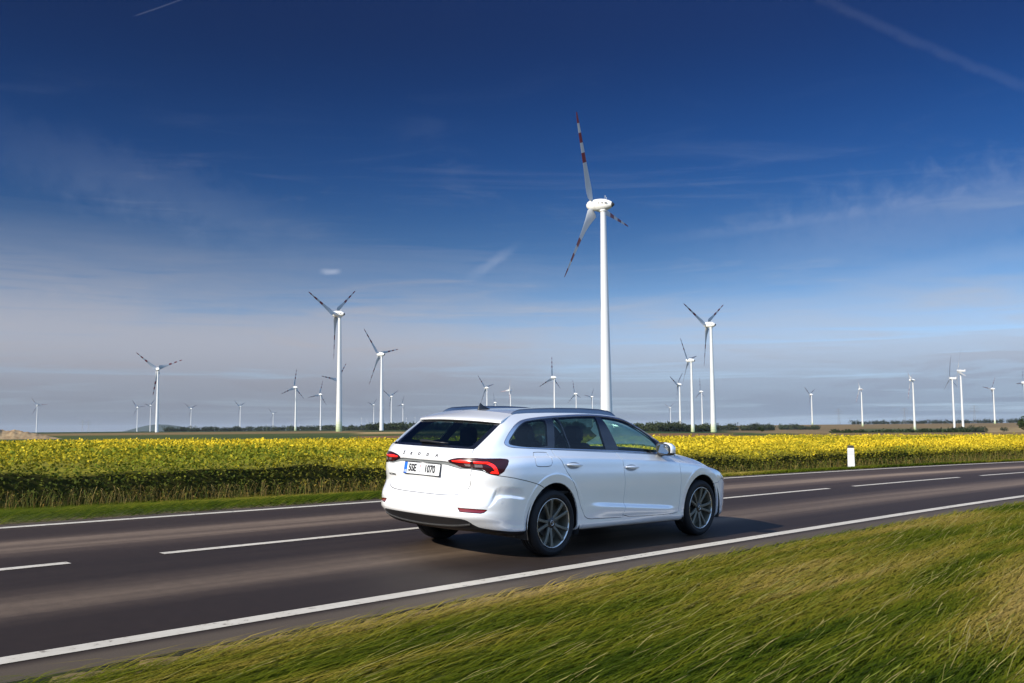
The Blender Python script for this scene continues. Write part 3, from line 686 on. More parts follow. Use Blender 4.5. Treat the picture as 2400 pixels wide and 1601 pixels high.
def spoil():
    D=230;V=[];n=240;m=14;a0,a1=76,67.1
    for i in range(n+1):
        t=i/n;a=rad(a0+(a1-a0)*t);H=2.4*smooth(0,.45,1-t)**.7*(.80+.16*float(vnoise(np.array(t*23.),np.array(0.),2.,5))+.14*float(vnoise(np.array(t*61.),np.array(0.),2.,6))+.08*float(vnoise(np.array(t*170.),np.array(0.),2.,7)))
        for j in range(m+1):
            s=j/m;Dd=D+s*9;x,y=CAM[0]+Dd*math.cos(a),CAM[1]+Dd*math.sin(a)
            V.append((x,y,float(ground_z(x,y))-.2+H*math.sin(math.pi*s)**.7*(.86+.28*float(vnoise(np.array(t*60.),np.array(s*7),1.,9)))))
    i,j=np.meshgrid(np.arange(n),np.arange(m),indexing='ij');F=np.stack([i*(m+1)+j,(i+1)*(m+1)+j,(i+1)*(m+1)+j+1,i*(m+1)+j+1],-1).reshape(-1,4)
    tag(mesh('spoil_heap',V,F,mat('dry earth',build=m_spoil),smooth=True),'long heap of pale sandy earth at the left edge of the photo','earth heap')
spoil()
# ------------------------------------------------------------------ wind turbines
def m_tower(nt,b):
    N,L,n,ramp,mth,mix=ntools(nt);tc=n('ShaderNodeTexCoord');s=n('ShaderNodeSeparateXYZ',{0:tc.outputs['Object']})
    c=ramp(mth('DIVIDE',s.outputs[2],30.),[(0,(.30,.36,.17)),(.06,(.38,.44,.25)),(.12,(.47,.52,.34)),(.18,(.55,.59,.45)),(.24,(.62,.64,.54)),(.30,(.62,.62,.58))],'CONSTANT')
    t=n('ShaderNodeTexNoise',{'Vector':tc.outputs['Object'],'Scale':.25,'Detail':5})
    L.new(mix(1.0,c,ramp(t.outputs[0],[(.3,(.93,.93,.92)),(.7,(1,1,1))]),'MULTIPLY'),b.inputs['Base Color']);b.inputs['Roughness'].default_value=.45
MTOW=mat('tower paint with green foot',build=m_tower);MTW=mat('white tower paint',(.60,.60,.575),.4)
MNAC=mat('turbine white',(.76,.75,.70),.4);MRED=mat('warning red',(.16,.008,.011),.45);MDK=mat('dark vent',(.02,.02,.022),.5);MBL=mat('blade grey white',(.42,.43,.43),.5)
BANDS=[(.47,.575),(.68,.785),(.885,1.01)]
PITCH=-.28
def blade_mesh(R,red,slender=False):
    st=[(1.0,.5,.5,.0),(1.9,.62,.62,.0),(2.6,1.3,.75,.9),(3.6,1.95,.62,.80),(5.5,1.75,.48,.6),(8,1.42,.36,.42),(12,1.06,.26,.28),(R*.47,.80,.18,.18),(R*.575,.70,.145,.13),(R*.68,.60,.12,.09),(R*.785,.52,.095,.05),(R*.885,.42,.07,.03),(R*.96,.30,.05,.0),(R,.18,.03,-.0)]
    if slender: st=[(1.0,.9,.9,0),(3,1.0,.8,0),(7,1.7,.45,.5),(11,1.45,.34,.35),(16,1.2,.26,.25),(23,.9,.18,.15),(30,.68,.12,.08),(38,.45,.08,.03),(R-1,.25,.04,0),(R,.08,.02,0)]
    m=MB();rings=[]
    for r_,ch,th,tw in st:
        ch=ch*(1.12 if r_>2.2 else 1)
        q=[];off=-ch*.35 if ch>.7 else 0
        for a in np.linspace(0,2*math.pi,12,endpoint=False):
            y=ch*math.cos(a)+ (0 if r_<2.2 else ch*.42);x=th*.5*math.sin(a)*(1-.6*max(0,math.cos(a)) if r_>2.2 else 2)
            if r_<2.2: x=th*math.sin(a)
            tw2=tw*.75+(PITCH if r_>2.2 else 0);cy,sy=math.cos(tw2),math.sin(tw2);bend=(-2.6 if slender else -.0)*(r_/R)**2
            q.append((x*cy-y*sy+bend,x*sy+y*cy-(0 if r_<2.2 else ch*.0),r_))
        rings.append(q)
    n=12;V=[v for r in rings for v in r];F=[];Mi=[]
    for i in range(len(rings)-1):
        mid=(st[i][0]+st[i+1][0])/2/R;mm=1 if red and any(a<mid<b for a,b in BANDS) else 0
        for j in range(n):k=(j+1)%n;F.append([i*n+j,i*n+k,(i+1)*n+k,(i+1)*n+j]);Mi.append(mm)
    F.append([(len(rings)-1)*n+j for j in range(n)]);Mi.append(1 if red else 0)
    m.V=V;m.F=F;m.M=Mi;return m
def turbine_kind(kind):
    t=empty('wind_turbine');k=kind
    if k=='egg':
        H,OV,R=85.,4.3,35.5
        m=MB();m.lathe([(2.3,0),(2.2,6),(2.05,14),(1.86,25),(1.62,40),(1.35,60),(1.12,76),(1.04,82.6)],'z',40);o=m.build('tower',MTOW,t,autosmooth=.6)
        m=MB();m.box((2.42,0,1.35),(.16,.9,2.1));m.build('door',MDK,o,bevel=.04)
        m=MB();m.lathe([(1.15,82.4),(1.35,82.6),(1.35,83.0),(1.1,83.1)],'z',32);m.build('yaw_ring',MNAC,o,autosmooth=.6)
        T=rad(4);AX=np.array([math.cos(T),0,math.sin(T)])
        def egg(prof,name,mt,par,cut=None):
            m=MB();m.lathe([(r,h) for h,r in prof],'x',36);o=m.build(name,mt,par,autosmooth=.9);o.location=(0,0,H);o.rotation_euler=(0,-T,0);return o
        nac=egg([(-4.6,.02),(-4.5,.3),(-4.2,.55),(-3.2,1.25),(-2,1.8),(-.6,2.2),(.9,2.35),(2.2,2.32),(2.5,2.28),(2.5,2.1)],'nacelle',MNAC,t)
        tip=egg([(-4.62,.02),(-4.52,.34),(-4.2,.60),(-3.75,.95),(-3.70,.9)],'tail_cap',MDK,nac);tip.location=(0,0,0);tip.rotation_euler=(0,0,0)
        for sx in (-1.9,-.5,.9): 
            for sy in (-1,1): m=MB();m.box((sx,sy*(2.02 if sx<-1 else 2.22 if sx<0 else 2.33),.35),(.95,.12,.42));m.build('vent',MDK,nac)
        m=MB();m.tube([(-.8,.3,2.1),(-.8,.3,3.3)],.05,6);m.tube([(-1.1,-.3,2.1),(-1.1,-.3,3.0)],.05,6);m.box((-.8,.3,3.3),(.5,.08,.08));m.build('wind_vane',MNAC,nac)
        hub=egg([(2.55,2.15),(2.6,2.26),(4.3,2.18),(5.4,1.85),(6.2,1.3),(6.7,.7),(6.85,.05)],'hub',MNAC,t)
        bl=blade_mesh(R,True)
    else:
        H,OV,R=105.,4.6,45.
        m=MB();m.lathe([(2.1,0),(2.0,20),(1.7,60),(1.3,95),(1.2,103)],'z',36);m.build('tower',MTW,t,autosmooth=.6)
        T=rad(5);AX=np.array([math.cos(T),0,math.sin(T)])
        m=MB();rg=[]
        for x,a,b,z in ((-8.2,1.3,1.2,.3),(-7.5,1.7,1.75,.1),(-2,1.8,1.95,0),(2.4,1.8,1.9,0),(3.0,1.5,1.6,0)):
            rg.append([(x,sy*a*(1 if abs(q)<.9 else .8),z+q*b) for sy,q in ((-1,-.7),(-1,.7),(-.8,1),(.8,1),(1,.7),(1,-.7),(.8,-1),(-.8,-1))])
        m.ring(rg);o=m.build('nacelle',MTW,t,autosmooth=.5);o.location=(0,0,H);o.rotation_euler=(0,-T,0)
        m=MB();m.box((-7.2,0,2.3),(1.6,1.8,1.1));m.tube([(-6.6,.5,2.6),(-6.6,.5,4.0)],.07,6);m.build('cooler_top',MTW,o,bevel=.1)
        m=MB();m.lathe([(1.6,3.05),(1.65,4.2),(1.45,5.2),(.9,6.1),(.2,6.5)],'x',28);h=m.build('hub',MTW,t,autosmooth=.9);h.location=(0,0,H);h.rotation_euler=(0,-T,0)
        bl=blade_mesh(R,False,True)
    hubp=np.array([0,0,H])+AX*OV
    bo=bl.build('blade',[MBL,MRED],t,autosmooth=.45)
    b2=bo.copy();link(b2);b3=bo.copy();link(b3);b2.parent=b3.parent=t
    return t,dict(H=H,hub=hubp,AX=AX,T=T,blades=[bo,b2,b3])
def blade_tf(o,d,ph,cone,pitch=0.):
    T=d['T'];up=np.array([-math.sin(T),0,math.cos(T)]);s=np.array([0,1.,0]);Z=math.cos(ph)*up+math.sin(ph)*s+d['AX']*cone/36.;Z/=np.linalg.norm(Z)
    Y=np.cross(Z,d['AX']);Y/=np.linalg.norm(Y);X=np.cross(Y,Z);h=d['hub'];c_,s_=math.cos(pitch),math.sin(pitch);X,Y=X*c_+Y*s_,Y*c_-X*s_
    o.matrix_local=Matrix([[X[i],Y[i],Z[i],h[i]] for i in range(3)]+[[0,0,0,1]])
def copy_tree(o,parent=None,keep=None):
    c=o.copy();link(c);c.parent=parent
    for ch in list(o.children):
        if keep is None or ch.name.split('.')[0] in keep: copy_tree(ch,c,keep)
    return c
TL={
0:'leftmost small turbine above the pale earth heap at the left edge',1:'small turbine in front of the left blue hill',2:'thin white turbine just left of the big left tower with its foot in the trees',
3:'tallest turbine left of the gap, with red banded blades, beside the left blue hill',4:'small Y-posed turbine right of the left blue hill, first of two alike',5:'small Y-posed turbine left of the second blue hill, second of two alike',
6:'very small turbine at the left end of the second blue hill',7:'slim turbine with one blade straight up over the second blue hill',8:'slim turbine with one blade up just left of the tall V-bladed turbine',
9:'tall turbine with V-raised red banded blades and green foot left of the car',10:'turbine mostly hidden behind the tower of the tall V-bladed one',11:'red banded turbine right of the V-bladed one, one blade pointing up left',
12:'small turbine just left of the foot of the third tall tower left of the car',13:'slim turbine with V-raised blades just right of the third tall tower left of the car',14:'small turbine with an upright blade above the rear window edge of the car',
15:'tiny turbine beside the lowest blade of the one nearest the car rear window',16:'tiny turbine closest to the white spoiler of the car',17:'tiny turbine in the gap left of the third tall tower, taller of two',18:'tiny turbine in the gap left of the third tall tower, shorter of two',
19:'turbine directly behind the black roof antenna',20:'tiny turbine low over the roof between antenna and the next mast',21:'small turbine over the car roof with one blade pointing straight left',
22:'turbine over the middle of the car roof with one blade straight up',23:'small turbine left of the giant tower, one blade up, above the front door',24:'smallest turbine right beside the giant tower on its left',
25:'tiny turbine with V blades just right of the windscreen of the car',26:'third turbine of the right row, V-raised blades, behind the wing mirror',27:'second tallest turbine of the right row with a pale green foot',
28:'slim turbine seen in the gap of the right row, one blade straight up',29:'tallest turbine of the right row with V-raised red banded blades and green foot',30:'lone small turbine with V blades right of the right row',
31:'turbine with one blade up left and one folded right, second on the right plain',32:'turbine with narrow V blades and a strong green foot on the right plain',33:'shorter white box turbine with curved slender blades on the right',
34:'taller white box turbine with plain slender blades on the right',35:'turbine with one blade left and one up right near the right edge',36:'turbine cut by the right edge of the photo',37:'giant nearest turbine rising behind the roof of the car with red banded blades'}
TD=[
(0,68.782,4142,17.1,78.1,36.1,-1.0),
(1,63.893,4181,10.7,96.9,37.7,1.4),
(2,63.231,4187,17.6,109.3,79.7,-4.8),
(3,62.893,1423,-0.1,77.1,52.5,-0.3),
(4,61.138,4299,8.1,95.8,54.9,1.9),
(5,58.537,3804,5.3,107.5,54.5,1.1),
(6,56.757,5406,4.5,92.7,45.2,3.6),
(7,55.534,2005,0.4,100.3,112.8,1.2),
(8,54.148,2509,4.0,95.5,103.9,1.7),
(9,53.126,729,0.3,107.9,67.4,1.7),
(10,53.098,1711,1.3,98.8,82.7,3.7),
(11,50.734,1096,-1.6,99.7,42.2,2.1),
(12,51.171,4085,15.7,104.5,73.4,2.5),
(13,50.175,2808,7.9,95.3,59.2,1.4),
(14,49.520,3877,11.5,106.9,102.1,0.7),
(15,49.323,8878,13.9,101.7,26.6,0.3),
(16,48.830,9658,26.5,98.2,116.8,-1.9),
(17,51.856,9200,20.1,97.2,8.6,1.1),
(18,51.549,12954,32.8,83.6,1.6,0.2),
(19,44.697,2146,3.9,98.6,43.9,3.2),
(20,44.209,3520,7.3,112.8,16.5,1.8),
(21,43.339,2815,22.8,164.0,24.9,7.6),
(22,40.807,1708,2.9,95.0,118.6,3.6),
(23,39.564,2585,4.1,97.1,13.5,2.8),
(24,38.636,3263,16.8,97.9,81.7,5.3),
(25,34.218,4900,10.8,78.2,62.0,5.2),
(26,33.672,1867,-5.2,102.2,68.1,2.1),
(27,32.986,1180,-6.2,102.1,41.7,1.8),
(28,32.444,2674,8.8,96.3,5.3,1.3),
(29,31.839,797,-3.4,89.6,63.6,2.2),
(30,26.489,2862,2.2,89.5,56.5,1.5),
(31,23.881,2504,1.7,129.0,91.2,1.9),
(32,21.262,2024,0.7,122.9,69.2,2.0),
(33,19.326,2096,-14.6,89.7,6.9,0.8),
(34,18.913,1977,-6.4,119.2,104.3,-2.3),
(35,17.403,2739,4.0,79.2,82.9,3.4),
(36,15.966,2459,6.9,91.3,95.7,2.5),
(37,37.841,370,0.0,103.4,26.9,0.6),
]
protos={}
def put_turbines():
    for i,az,D,z0,yaw,ph,cone in TD:
        kind='box' if i in (33,34) else 'egg'
        if kind not in protos: t,d=turbine_kind(kind);protos[kind]=(t,d);root=t
        else:
            t0,d=protos[kind];keep=None if D<1300 else {'tower','nacelle','hub','blade'}
            if kind=='box': keep=None
            root=copy_tree(t0,None,keep)
        x,y=P_at(az,D);gz=float(terrain(x,y)) if D<9e3 else 2.;H=d['H'];fz=(z0+H-gz)/H
        root.location=(x,y,gz-.15);root.rotation_euler=(0,0,rad(yaw));root.scale=(1,1,1)
        bl=[c for c in root.children if c.name.split('.')[0]=='blade'];lift=(z0+H-gz)-H
        k=0
        for c in root.children:
            nm=c.name.split('.')[0]
            if nm=='tower':
                c.scale=(1,1,fz)
                if kind=='egg': c.material_slots[0].link='OBJECT';c.material_slots[0].material=MTOW if i in (7,9,26,27,29,30,31,32,35,36) else MTW
            elif nm=='blade': blade_tf(c,d,rad(ph)+k*2*math.pi/3,cone,(-.30,.22,.1)[k] if i==37 else 0.);c.location.z+=lift;k+=1;c.scale=(1.35,1.35,1) if D>1300 else (1,1,.93) if i in (9,27,29) else (1,1,1)
            else: c.location=(c.location.x,c.location.y,H+lift)
        tag(root,TL.get(i,'x'),'wind turbine','wind turbines on the plain')
protodone=None
put_turbines()
# very far turbines, only a few pixels tall
FT=[(57.05,15000),(56.75,15500),(55.3,15000),(54.95,14500),(54.85,16000),(54.65,15500),(53.5,14500),(53.35,16000),(53.15,15000),(52.2,14000)]
t0,d=protos['egg']
for q,(az,D) in enumerate(FT):
    root=copy_tree(t0,None,{'tower','nacelle','hub','blade'});x,y=P_at(az,D);root.location=(x,y,-2);root.rotation_euler=(0,0,rad(98));k=0
    for c in root.children:
        nm=c.name.split('.')[0]
        if nm=='blade': blade_tf(c,d,rad(q*37)+k*2*math.pi/3,1.5);k+=1
        elif nm=='tower': c.scale=(1,1,1)
        else: c.location=(0,0,85)
    tag(root,'faint speck of a turbine low on the horizon, '+('first second third fourth fifth sixth seventh eighth ninth tenth'.split()[q])+' from left of ten','wind turbine','faint far wind turbines')
# lattice pylons on the horizon
MPY=mat('galvanised steel',(.32,.33,.34),.5,.6)
def pylon(az,D,h,label):
    x,y=P_at(az,D);t=empty('power_pylon',(x,y,float(terrain(x,y))-1),rad(az+90));tag(t,label,'pylon','power pylons on the horizon')
    m=MB();w=h*.085
    for sx in(-1,1):
        for sy in(-1,1): m.tube([(sx*w,sy*w,0),(sx*w*.25,sy*w*.25,h*.62),(sx*w*.12,sy*w*.12,h)],.28,4)
    for k in range(8):
        a,b_=k/8*h,(k+1)/8*h;f=lambda z:w*(1-.75*min(z/(h*.62),1)-.13*max(0,z/h-.62)/.38)
        for s in(-1,1):
            m.tube([(-f(a),s*f(a),a),(f(b_),s*f(b_),b_)],.16,4);m.tube([(f(a),s*f(a),a),(-f(b_),s*f(b_),b_)],.16,4)
    m.build('mast',MPY,t)
    for zz,l in ((h*.66,h*.22),(h*.80,h*.28),(h*.92,h*.18)):
        m=MB();m.tube([(-l,0,zz),(0,0,zz+h*.02),(l,0,zz)],.25,4);m.tube([(-l,0,zz),(0,0,zz+h*.05),(l,0,zz)],.16,4);m.build('cross_arm',MPY,t)
pylon(25.1,3000,47,'faint lattice pylon between the first two turbines of the right plain')
pylon(21.75,3000,47,'faint lattice pylon left of the strong green footed turbine')
pylon(18.35,3000,50,'faint lattice pylon right of the taller white box turbine')
pylon(66.6,3600,40,'faint lattice pylon right of the pale earth heap, left of two');pylon(66.3,3500,40,'faint lattice pylon right of the pale earth heap, right of two')
# ------------------------------------------------------------------ roadside delineator
def delineator():
    x,y=23.6,None
    a=rad(24.55);x=CAM[0]+30.3*math.cos(a);y=CAM[1]+30.3*math.sin(a)
    z=float(ground_z(x,y));t=empty('delineator_post',(x,y,z-.03),rad(0));tag(t,'white roadside delineator post with grey reflector beside the crop','post')
    rg=[]
    def sec(z,w,dp,sl=0): return [(sx*w*.5 if True else 0,sy,z+(sl*sy)) for sx,sy in((-1,-dp),(1,-dp),(1,0),(.6,dp),(-.6,dp),(-1,0))]
    R=Matrix.Rotation(rad(-62),3,'Z')
    m=MB();m.ring([[tuple(R@Vector(v)) for v in sec(z_,w,.055)] for z_,w in((0,.20),(.30,.19),(.66,.18))]);m.build('post_body',mat('white plastic',(.62,.62,.60),.4),t,bevel=.006)
    m=MB();m.ring([[tuple(R@Vector(v)) for v in sec(z_,w,.058)] for z_,w in((.662,.176),(.70,.172),(.73,.15))]);m.build('post_cap',mat('black plastic',(.03,.03,.03),.5),t,bevel=.006)
    m=MB();m.ring([[tuple(R@Vector(v)) for v in sec(z_,w,.057)] for z_,w in((.46,.184),(.60,.18))]);m.build('reflector_band',mat('grey reflector',(.58,.58,.58),.25,.1),t)
delineator()
# ------------------------------------------------------------------ the car: panels cut from smooth surfaces
def m_paint(nt,b):
    b.inputs['Coat IOR'].default_value=1.65
MPAINT=mat('white car paint',(.92,.92,.915),.22,metal=.28,coat=1,coatr=.02,build=m_paint)
MGAP=mat('dark seam',(.012,.012,.013),.8);MBLK=mat('black plastic trim',(.018,.018,.020),.42);MGLB=mat('gloss black trim',(.006,.006,.008),.08,coat=1)
MCHR=mat('bright window trim',(.55,.58,.64),.12,.9);MRAIL=mat('roof rail metal',(.16,.19,.24),.22,.8)
MLINE2=mat('dark cabin lining',(.022,.023,.026),.8);MSEAT=mat('seat cloth',(.014,.016,.022),.85)
MTYRE=mat('tyre rubber',(.012,.012,.013),.7,spec=.25);MRIM=mat('dark alloy',(.13,.125,.10),.5,.45);MLIP=mat('machined rim lip',(.55,.55,.54),.22,.9);MCAP=mat('black cap',(.01,.01,.01),.3)
MSTRIP=mat('grey recess',(.16,.17,.17),.5)
def m_glass(nt,b,tint=(.16,.30,.30),r=.07):
    N,L,n,ramp,mth,mix=ntools(nt)
    gl=n('ShaderNodeBsdfGlossy',{'Color':(1,1,1,1),'Roughness':.012});tr=n('ShaderNodeBsdfTransparent',{'Color':(*tint,1)})
    fr=n('ShaderNodeFresnel',{'IOR':1.52});f=mth('ADD',mth('MULTIPLY',fr.outputs[0],.75),.0,clamp=True)
    ms=n('ShaderNodeMixShader',{0:f,1:tr.outputs[0],2:gl.outputs[0]});L.new(ms.outputs[0],N['Material Output'].inputs[0])
MGLASS=mat('tinted side glass',build=lambda nt,b:m_glass(nt,b,(.50,.74,.74)))
MGLASSR=mat('dark tinted rear glass',build=lambda nt,b:m_glass(nt,b,(.48,.70,.66)))
MGLASSF=mat('front glass',build=lambda nt,b:m_glass(nt,b,(.52,.74,.70)))
MLAMP=mat('dark red lamp glass',(.030,.002,.004),.25,spec=.2,coat=.5,coatr=.03);MLAMPR=mat('lit red light bar',(.75,.01,.005),.25,coat=1,emit=((1,.012,.004),.75))
MLAMPC=mat('clear lamp element',(.20,.16,.16),.25,.5);MREFL=mat('red reflector',(.16,.004,.006),.2,coat=1)
car=empty('estate_car');car.matrix_world=Matrix([[*M[0],0],[*M[1],0],[*M[2],0],[0,0,0,1]])
tag(car,'white estate car driving on the near lane with red tail lamps','car')
def chaikin(P,n,closed=True):
    P=[np.array(p,float) for p in P]
    for _ in range(n):
        Q=[]
        m=len(P)
        for i in range(m if closed else m-1):
            a,b=P[i],P[(i+1)%m];Q+=[.75*a+.25*b,.25*a+.75*b]
        if not closed: Q=[P[0]]+Q[1:-1]+[P[-1]]
        P=Q
    return P
def resamp(P,step):
    out=[]
    for i in range(len(P)):
        a,b=P[i],P[(i+1)%len(P)];k=max(1,int(np.linalg.norm(b-a)/step))
        for q in range(k): out.append(a+(b-a)*q/k)
    return out
def inpoly(P,x,y):
    P=np.array(P);x0,y0=P.T;x1,y1=np.roll(x0,-1),np.roll(y0,-1);r=np.zeros(x.shape,bool)
    for a,b,c,d in zip(x0,y0,x1,y1):
        if b==d: continue
        k=((b>y)!=(d>y))&(x<(c-a)*(y-b)/(d-b)+a);r^=k
    return r
def cut_net(net,regions,step=.25,default='body',extra=()):
    """regions: ordered (name, uv polygon). returns {name: (uv verts, tris)}"""
    nu,nv=net.nu-1,net.nv-1;pts=[];edges=[]
    def addpoly(P,closed=True):
        b=len(pts);m=len(P)
        for p in P: pts.append((float(p[0]),float(p[1])))
        for i in range(m if closed else m-1): edges.append((b+i,b+(i+1)%m))
    addpoly(resamp([np.array(q,float) for q in((0,0),(nu,0),(nu,nv),(0,nv))],step))
    for nm,P in regions: addpoly(resamp(P,step*.6))
    cons=np.array(pts)
    U,V=np.meshgrid(np.arange(step,nu-.05,step),np.arange(step,nv-.05,step));g=np.stack([U.ravel(),V.ravel()],-1)
    cp=[]
    for a,b in edges:
        a,b=cons[a],cons[b];k=max(2,int(np.linalg.norm(b-a)/.04))
        for q in range(k): cp.append(a+(b-a)*q/k)
    cp=np.array(cp);cp=cp[(cp[:,0]>-.2)&(cp[:,0]<nu+.2)&(cp[:,1]>-.2)&(cp[:,1]<nv+.2)]
    if net.fl:      # finer points where the surface folds
        U,V=np.meshgrid(np.arange(step*.32,nu-.05,step*.32),np.arange(step*.32,nv-.05,step*.32));h=np.stack([U.ravel(),V.ravel()],-1);Q=net.P(h[:,0],h[:,1]);e=.12
        f0=flare(bs(net.G,h[:,0],h[:,1]));k=np.zeros(len(h),bool)
        for a_,b_ in((e,0),(-e,0),(0,e),(0,-e)): k|=np.abs(flare(bs(net.G,h[:,0]+a_,h[:,1]+b_))-f0)>.00035
        g=np.concatenate([g,h[k]])
    G3=net.P(g[:,0],g[:,1]);C3=net.P(np.clip(cp[:,0],0,nu),np.clip(cp[:,1],0,nv));keep=np.ones(len(g),bool)
    for s in range(0,len(g),400):
        d=((G3[s:s+400,None]-C3[None])**2).sum(-1).min(1);keep[s:s+400]=d>.007**2
    for p in g[keep]: pts.append((float(p[0]),float(p[1])))
    vo,_,fo,_,_,_=delaunay_2d_cdt([Vector(p) for p in pts],edges,[],0,1e-5)
    Vv=np.array([(v.x,v.y) for v in vo]);T=np.array([f for f in fo if len(f)==3])
    c=Vv[T].mean(1);ins=(c[:,0]>0)&(c[:,0]<nu)&(c[:,1]>0)&(c[:,1]<nv);T=T[ins];c=c[ins]
    a=Vv[T];ar=np.abs((a[:,1,0]-a[:,0,0])*(a[:,2,1]-a[:,0,1])-(a[:,1,1]-a[:,0,1])*(a[:,2,0]-a[:,0,0]));T=T[ar>1e-7];c=c[ar>1e-7]
    left=np.ones(len(T),bool);out={}
    for nm,P in regions:
        m=left&inpoly(P,c[:,0],c[:,1]);left&=~m;out.setdefault(nm,[]).append(T[m])
    out.setdefault(default,[]).append(T[left])
    return Vv,{k:np.concatenate(v) for k,v in out.items()}
def orient_out(P,N):
    s=np.sign(((P-np.array([1.25,0,.62]))*N*np.array([.35,1,1])).sum(-1));return N*np.where(s==0,1,s)[:,None]
def panel(name,parts,mt,parent=car,gap=.0034,hem=.016,offset=0.,shell=0.,xmin=None,weldon=False):
    """parts: list of (net, uv, tris, side) joined into one part; edges drawn in by `gap` and folded in by `hem`"""
    Vs,Fs,Ns=[],[],[];nb=0
    for net,uv,T,side in parts:
        if xmin is not None: c=uv[T].mean(1);T=T[net.P(np.clip(c[:,0],0,net.nu-1),np.clip(c[:,1],0,net.nv-1))[:,0]>xmin]
        used=np.unique(T);mp=-np.ones(len(uv),int);mp[used]=np.arange(len(used));T=mp[T];u,v=uv[used].T
        u=np.clip(u,0,net.nu-1);v=np.clip(v,0,net.nv-1);P=net.P(u,v);N=net.N(u,v);N=orient_out(P,N)
        if net is LOW or net is GH:
            w=np.clip(1-(net.nv-1-v)/1.6,0,1) if net is LOW else np.clip(1-v/1.0,0,1)
            if (w>0).any():
                J=np.stack([np.interp(P[:,0],JX,JN[:,k]) for k in range(3)],-1);w=(w*w*(3-2*w)*(P[:,0]<2.0)*(P[:,0]>-.875))[:,None];N=N*(1-w)+J*w;N/=np.linalg.norm(N,axis=1,keepdims=True)
        weld=(v>net.nv-1-.02) if net is LOW else ((v<.02)|(u<.15)) if net is GH else np.zeros(len(u),bool)
        if not weldon: weld[:]=False
        mid=P[:,1]<.0015;N[mid,1]=0;N/=np.linalg.norm(N,axis=1,keepdims=True)
        # orient faces
        fn=np.cross(P[T[:,1]]-P[T[:,0]],P[T[:,2]]-P[T[:,0]]);fl=(fn*N[T].mean(1)).sum(1)<0;T[fl]=T[fl][:,::-1]
        E={}
        for a,b,c in T:
            for e,o in(((a,b),c),((b,c),a),((c,a),b)):
                k=(min(e),max(e))
                E[k]=None if k in E else (e,o)
        B=[x for x in E.values() if x]
        mv=np.zeros_like(P)
        for (a,b),o in B:
            if (P[a,1]<.0015 and P[b,1]<.0015) or (weld[a] and weld[b]): continue
            d=P[b]-P[a];ln=np.linalg.norm(d)+1e-9;inn=np.cross(N[a],d/ln)
            if np.dot(inn,P[o]-P[a])<0: inn=-inn
            for q in(a,b): mv[q]+=inn
        ln=np.linalg.norm(mv,axis=1,keepdims=True);P=P+np.where(ln>0,mv/np.maximum(ln,1e-9),0)*gap
        P[mid,1]=0;P=P+N*offset
        hv=[];hf=[];hn=[]
        if hem:
            for (a,b),o in B:
                if (P[a,1]<.0015 and P[b,1]<.0015) or (weld[a] and weld[b]): continue
                k=len(P)+len(hv);hv+=[P[a],P[b],P[b]-N[b]*hem,P[a]-N[a]*hem]
                d=P[b]-P[a];q=np.cross(d,-N[a]);q/=np.linalg.norm(q)+1e-9;q=-q if np.dot(q,P[o]-P[a])>0 else q
                hf.append((k,k+3,k+2,k+1) if True else 0);hn+=[q]*4
        if side<0:
            P=P*np.array([1,-1,1]);N=N*np.array([1,-1,1]);T=T[:,::-1];hv=[h*np.array([1,-1,1]) for h in hv];hn=[h*np.array([1,-1,1]) for h in hn];hf=[f[::-1] for f in hf]
        Vs.append(P);Ns.append(N);Fs+=[[int(i)+nb for i in t] for t in T];Fs+=[[i+nb for i in f] for f in hf]
        if hv: Vs.append(np.array(hv));Ns.append(np.array(hn))
        nb+=len(P)+len(hv)
    V=np.concatenate(Vs);Nn=np.concatenate(Ns)
    if shell: V=V-Nn*shell
    return mesh(name,V,Fs,mt,parent,smooth=True,normals=Nn)
LOW=Net(lower_net(),True);GH=Net(green_net());ROOF=Net(roof_net());WIND=Net(wind_net());HOOD=Net(hood_net());RG=Net(rglass_net());SP=Net(spoiler_net())
JX=np.linspace(-.86,2.1,40)
def _join():
    out=[]
    for x in JX:
        a=LOW.inv([(x,.8,float(BELT(x)))],(1,.05,1))[0];a=(a[0],LOW.nv-1.05);b=GH.inv([LOW.P(*map(np.array,a))])[0];b=(b[0],.3)
        na=LOW.N(*map(np.array,a));nb=GH.N(*map(np.array,b));na=orient_out(LOW.P(*map(np.array,a))[None],na[None])[0];nb=orient_out(GH.P(*map(np.array,b))[None],nb[None])[0];q=na+nb;out.append(q/np.linalg.norm(q))
    return np.array(out)
JN=_join()
def uvp(net,P,sm=1,mask=(1,1,1)):
    out=[];run=[]
    for p in P:
        if len(p)==3 and isinstance(p[0],str): out.append(('raw',p[1],p[2]));continue
        out.append(net.inv([p],mask)[0])
    res=[]
    for i,p in enumerate(out):
        if p[0]=='raw':
            a,b=p[1],p[2]
            if a=='same': a=[q for q in out[:i] if q[0]!='raw'][-1][0]
            if a=='next': a=[q for q in out[i+1:] if q[0]!='raw'][0][0]
            if b=='same': b=[q for q in out[:i] if q[0]!='raw'][-1][1]
            res.append((float(a),float(b)))
        else: res.append(p)
    return chaikin(res,sm)
def arch_poly(cx,cz,a,b):
    th=np.radians(np.linspace(-14,194,27));P=[(cx+a*math.cos(t)*(1 if math.sin(t)>0 else 1.0+.10*abs(math.sin(t))),.9,cz+b*math.sin(t)) for t in th]
    uv=LOW.inv(P,(1,.0,1));u0,u1=uv[0][0],uv[-1][0]
    return [np.array(q) for q in [(u0,-1.),(u0,uv[0][1])]+uv[1:-1]+[(u1,uv[-1][1]),(u1,-1.)]]
MID=[(1.098,.89,.324),(1.148,.906,.411),(1.122,.892,.504),(1.135,.907,.662),(1.118,.905,.815),(1.090,.88,.949),(1.031,.838,1.008)]
S='raw'
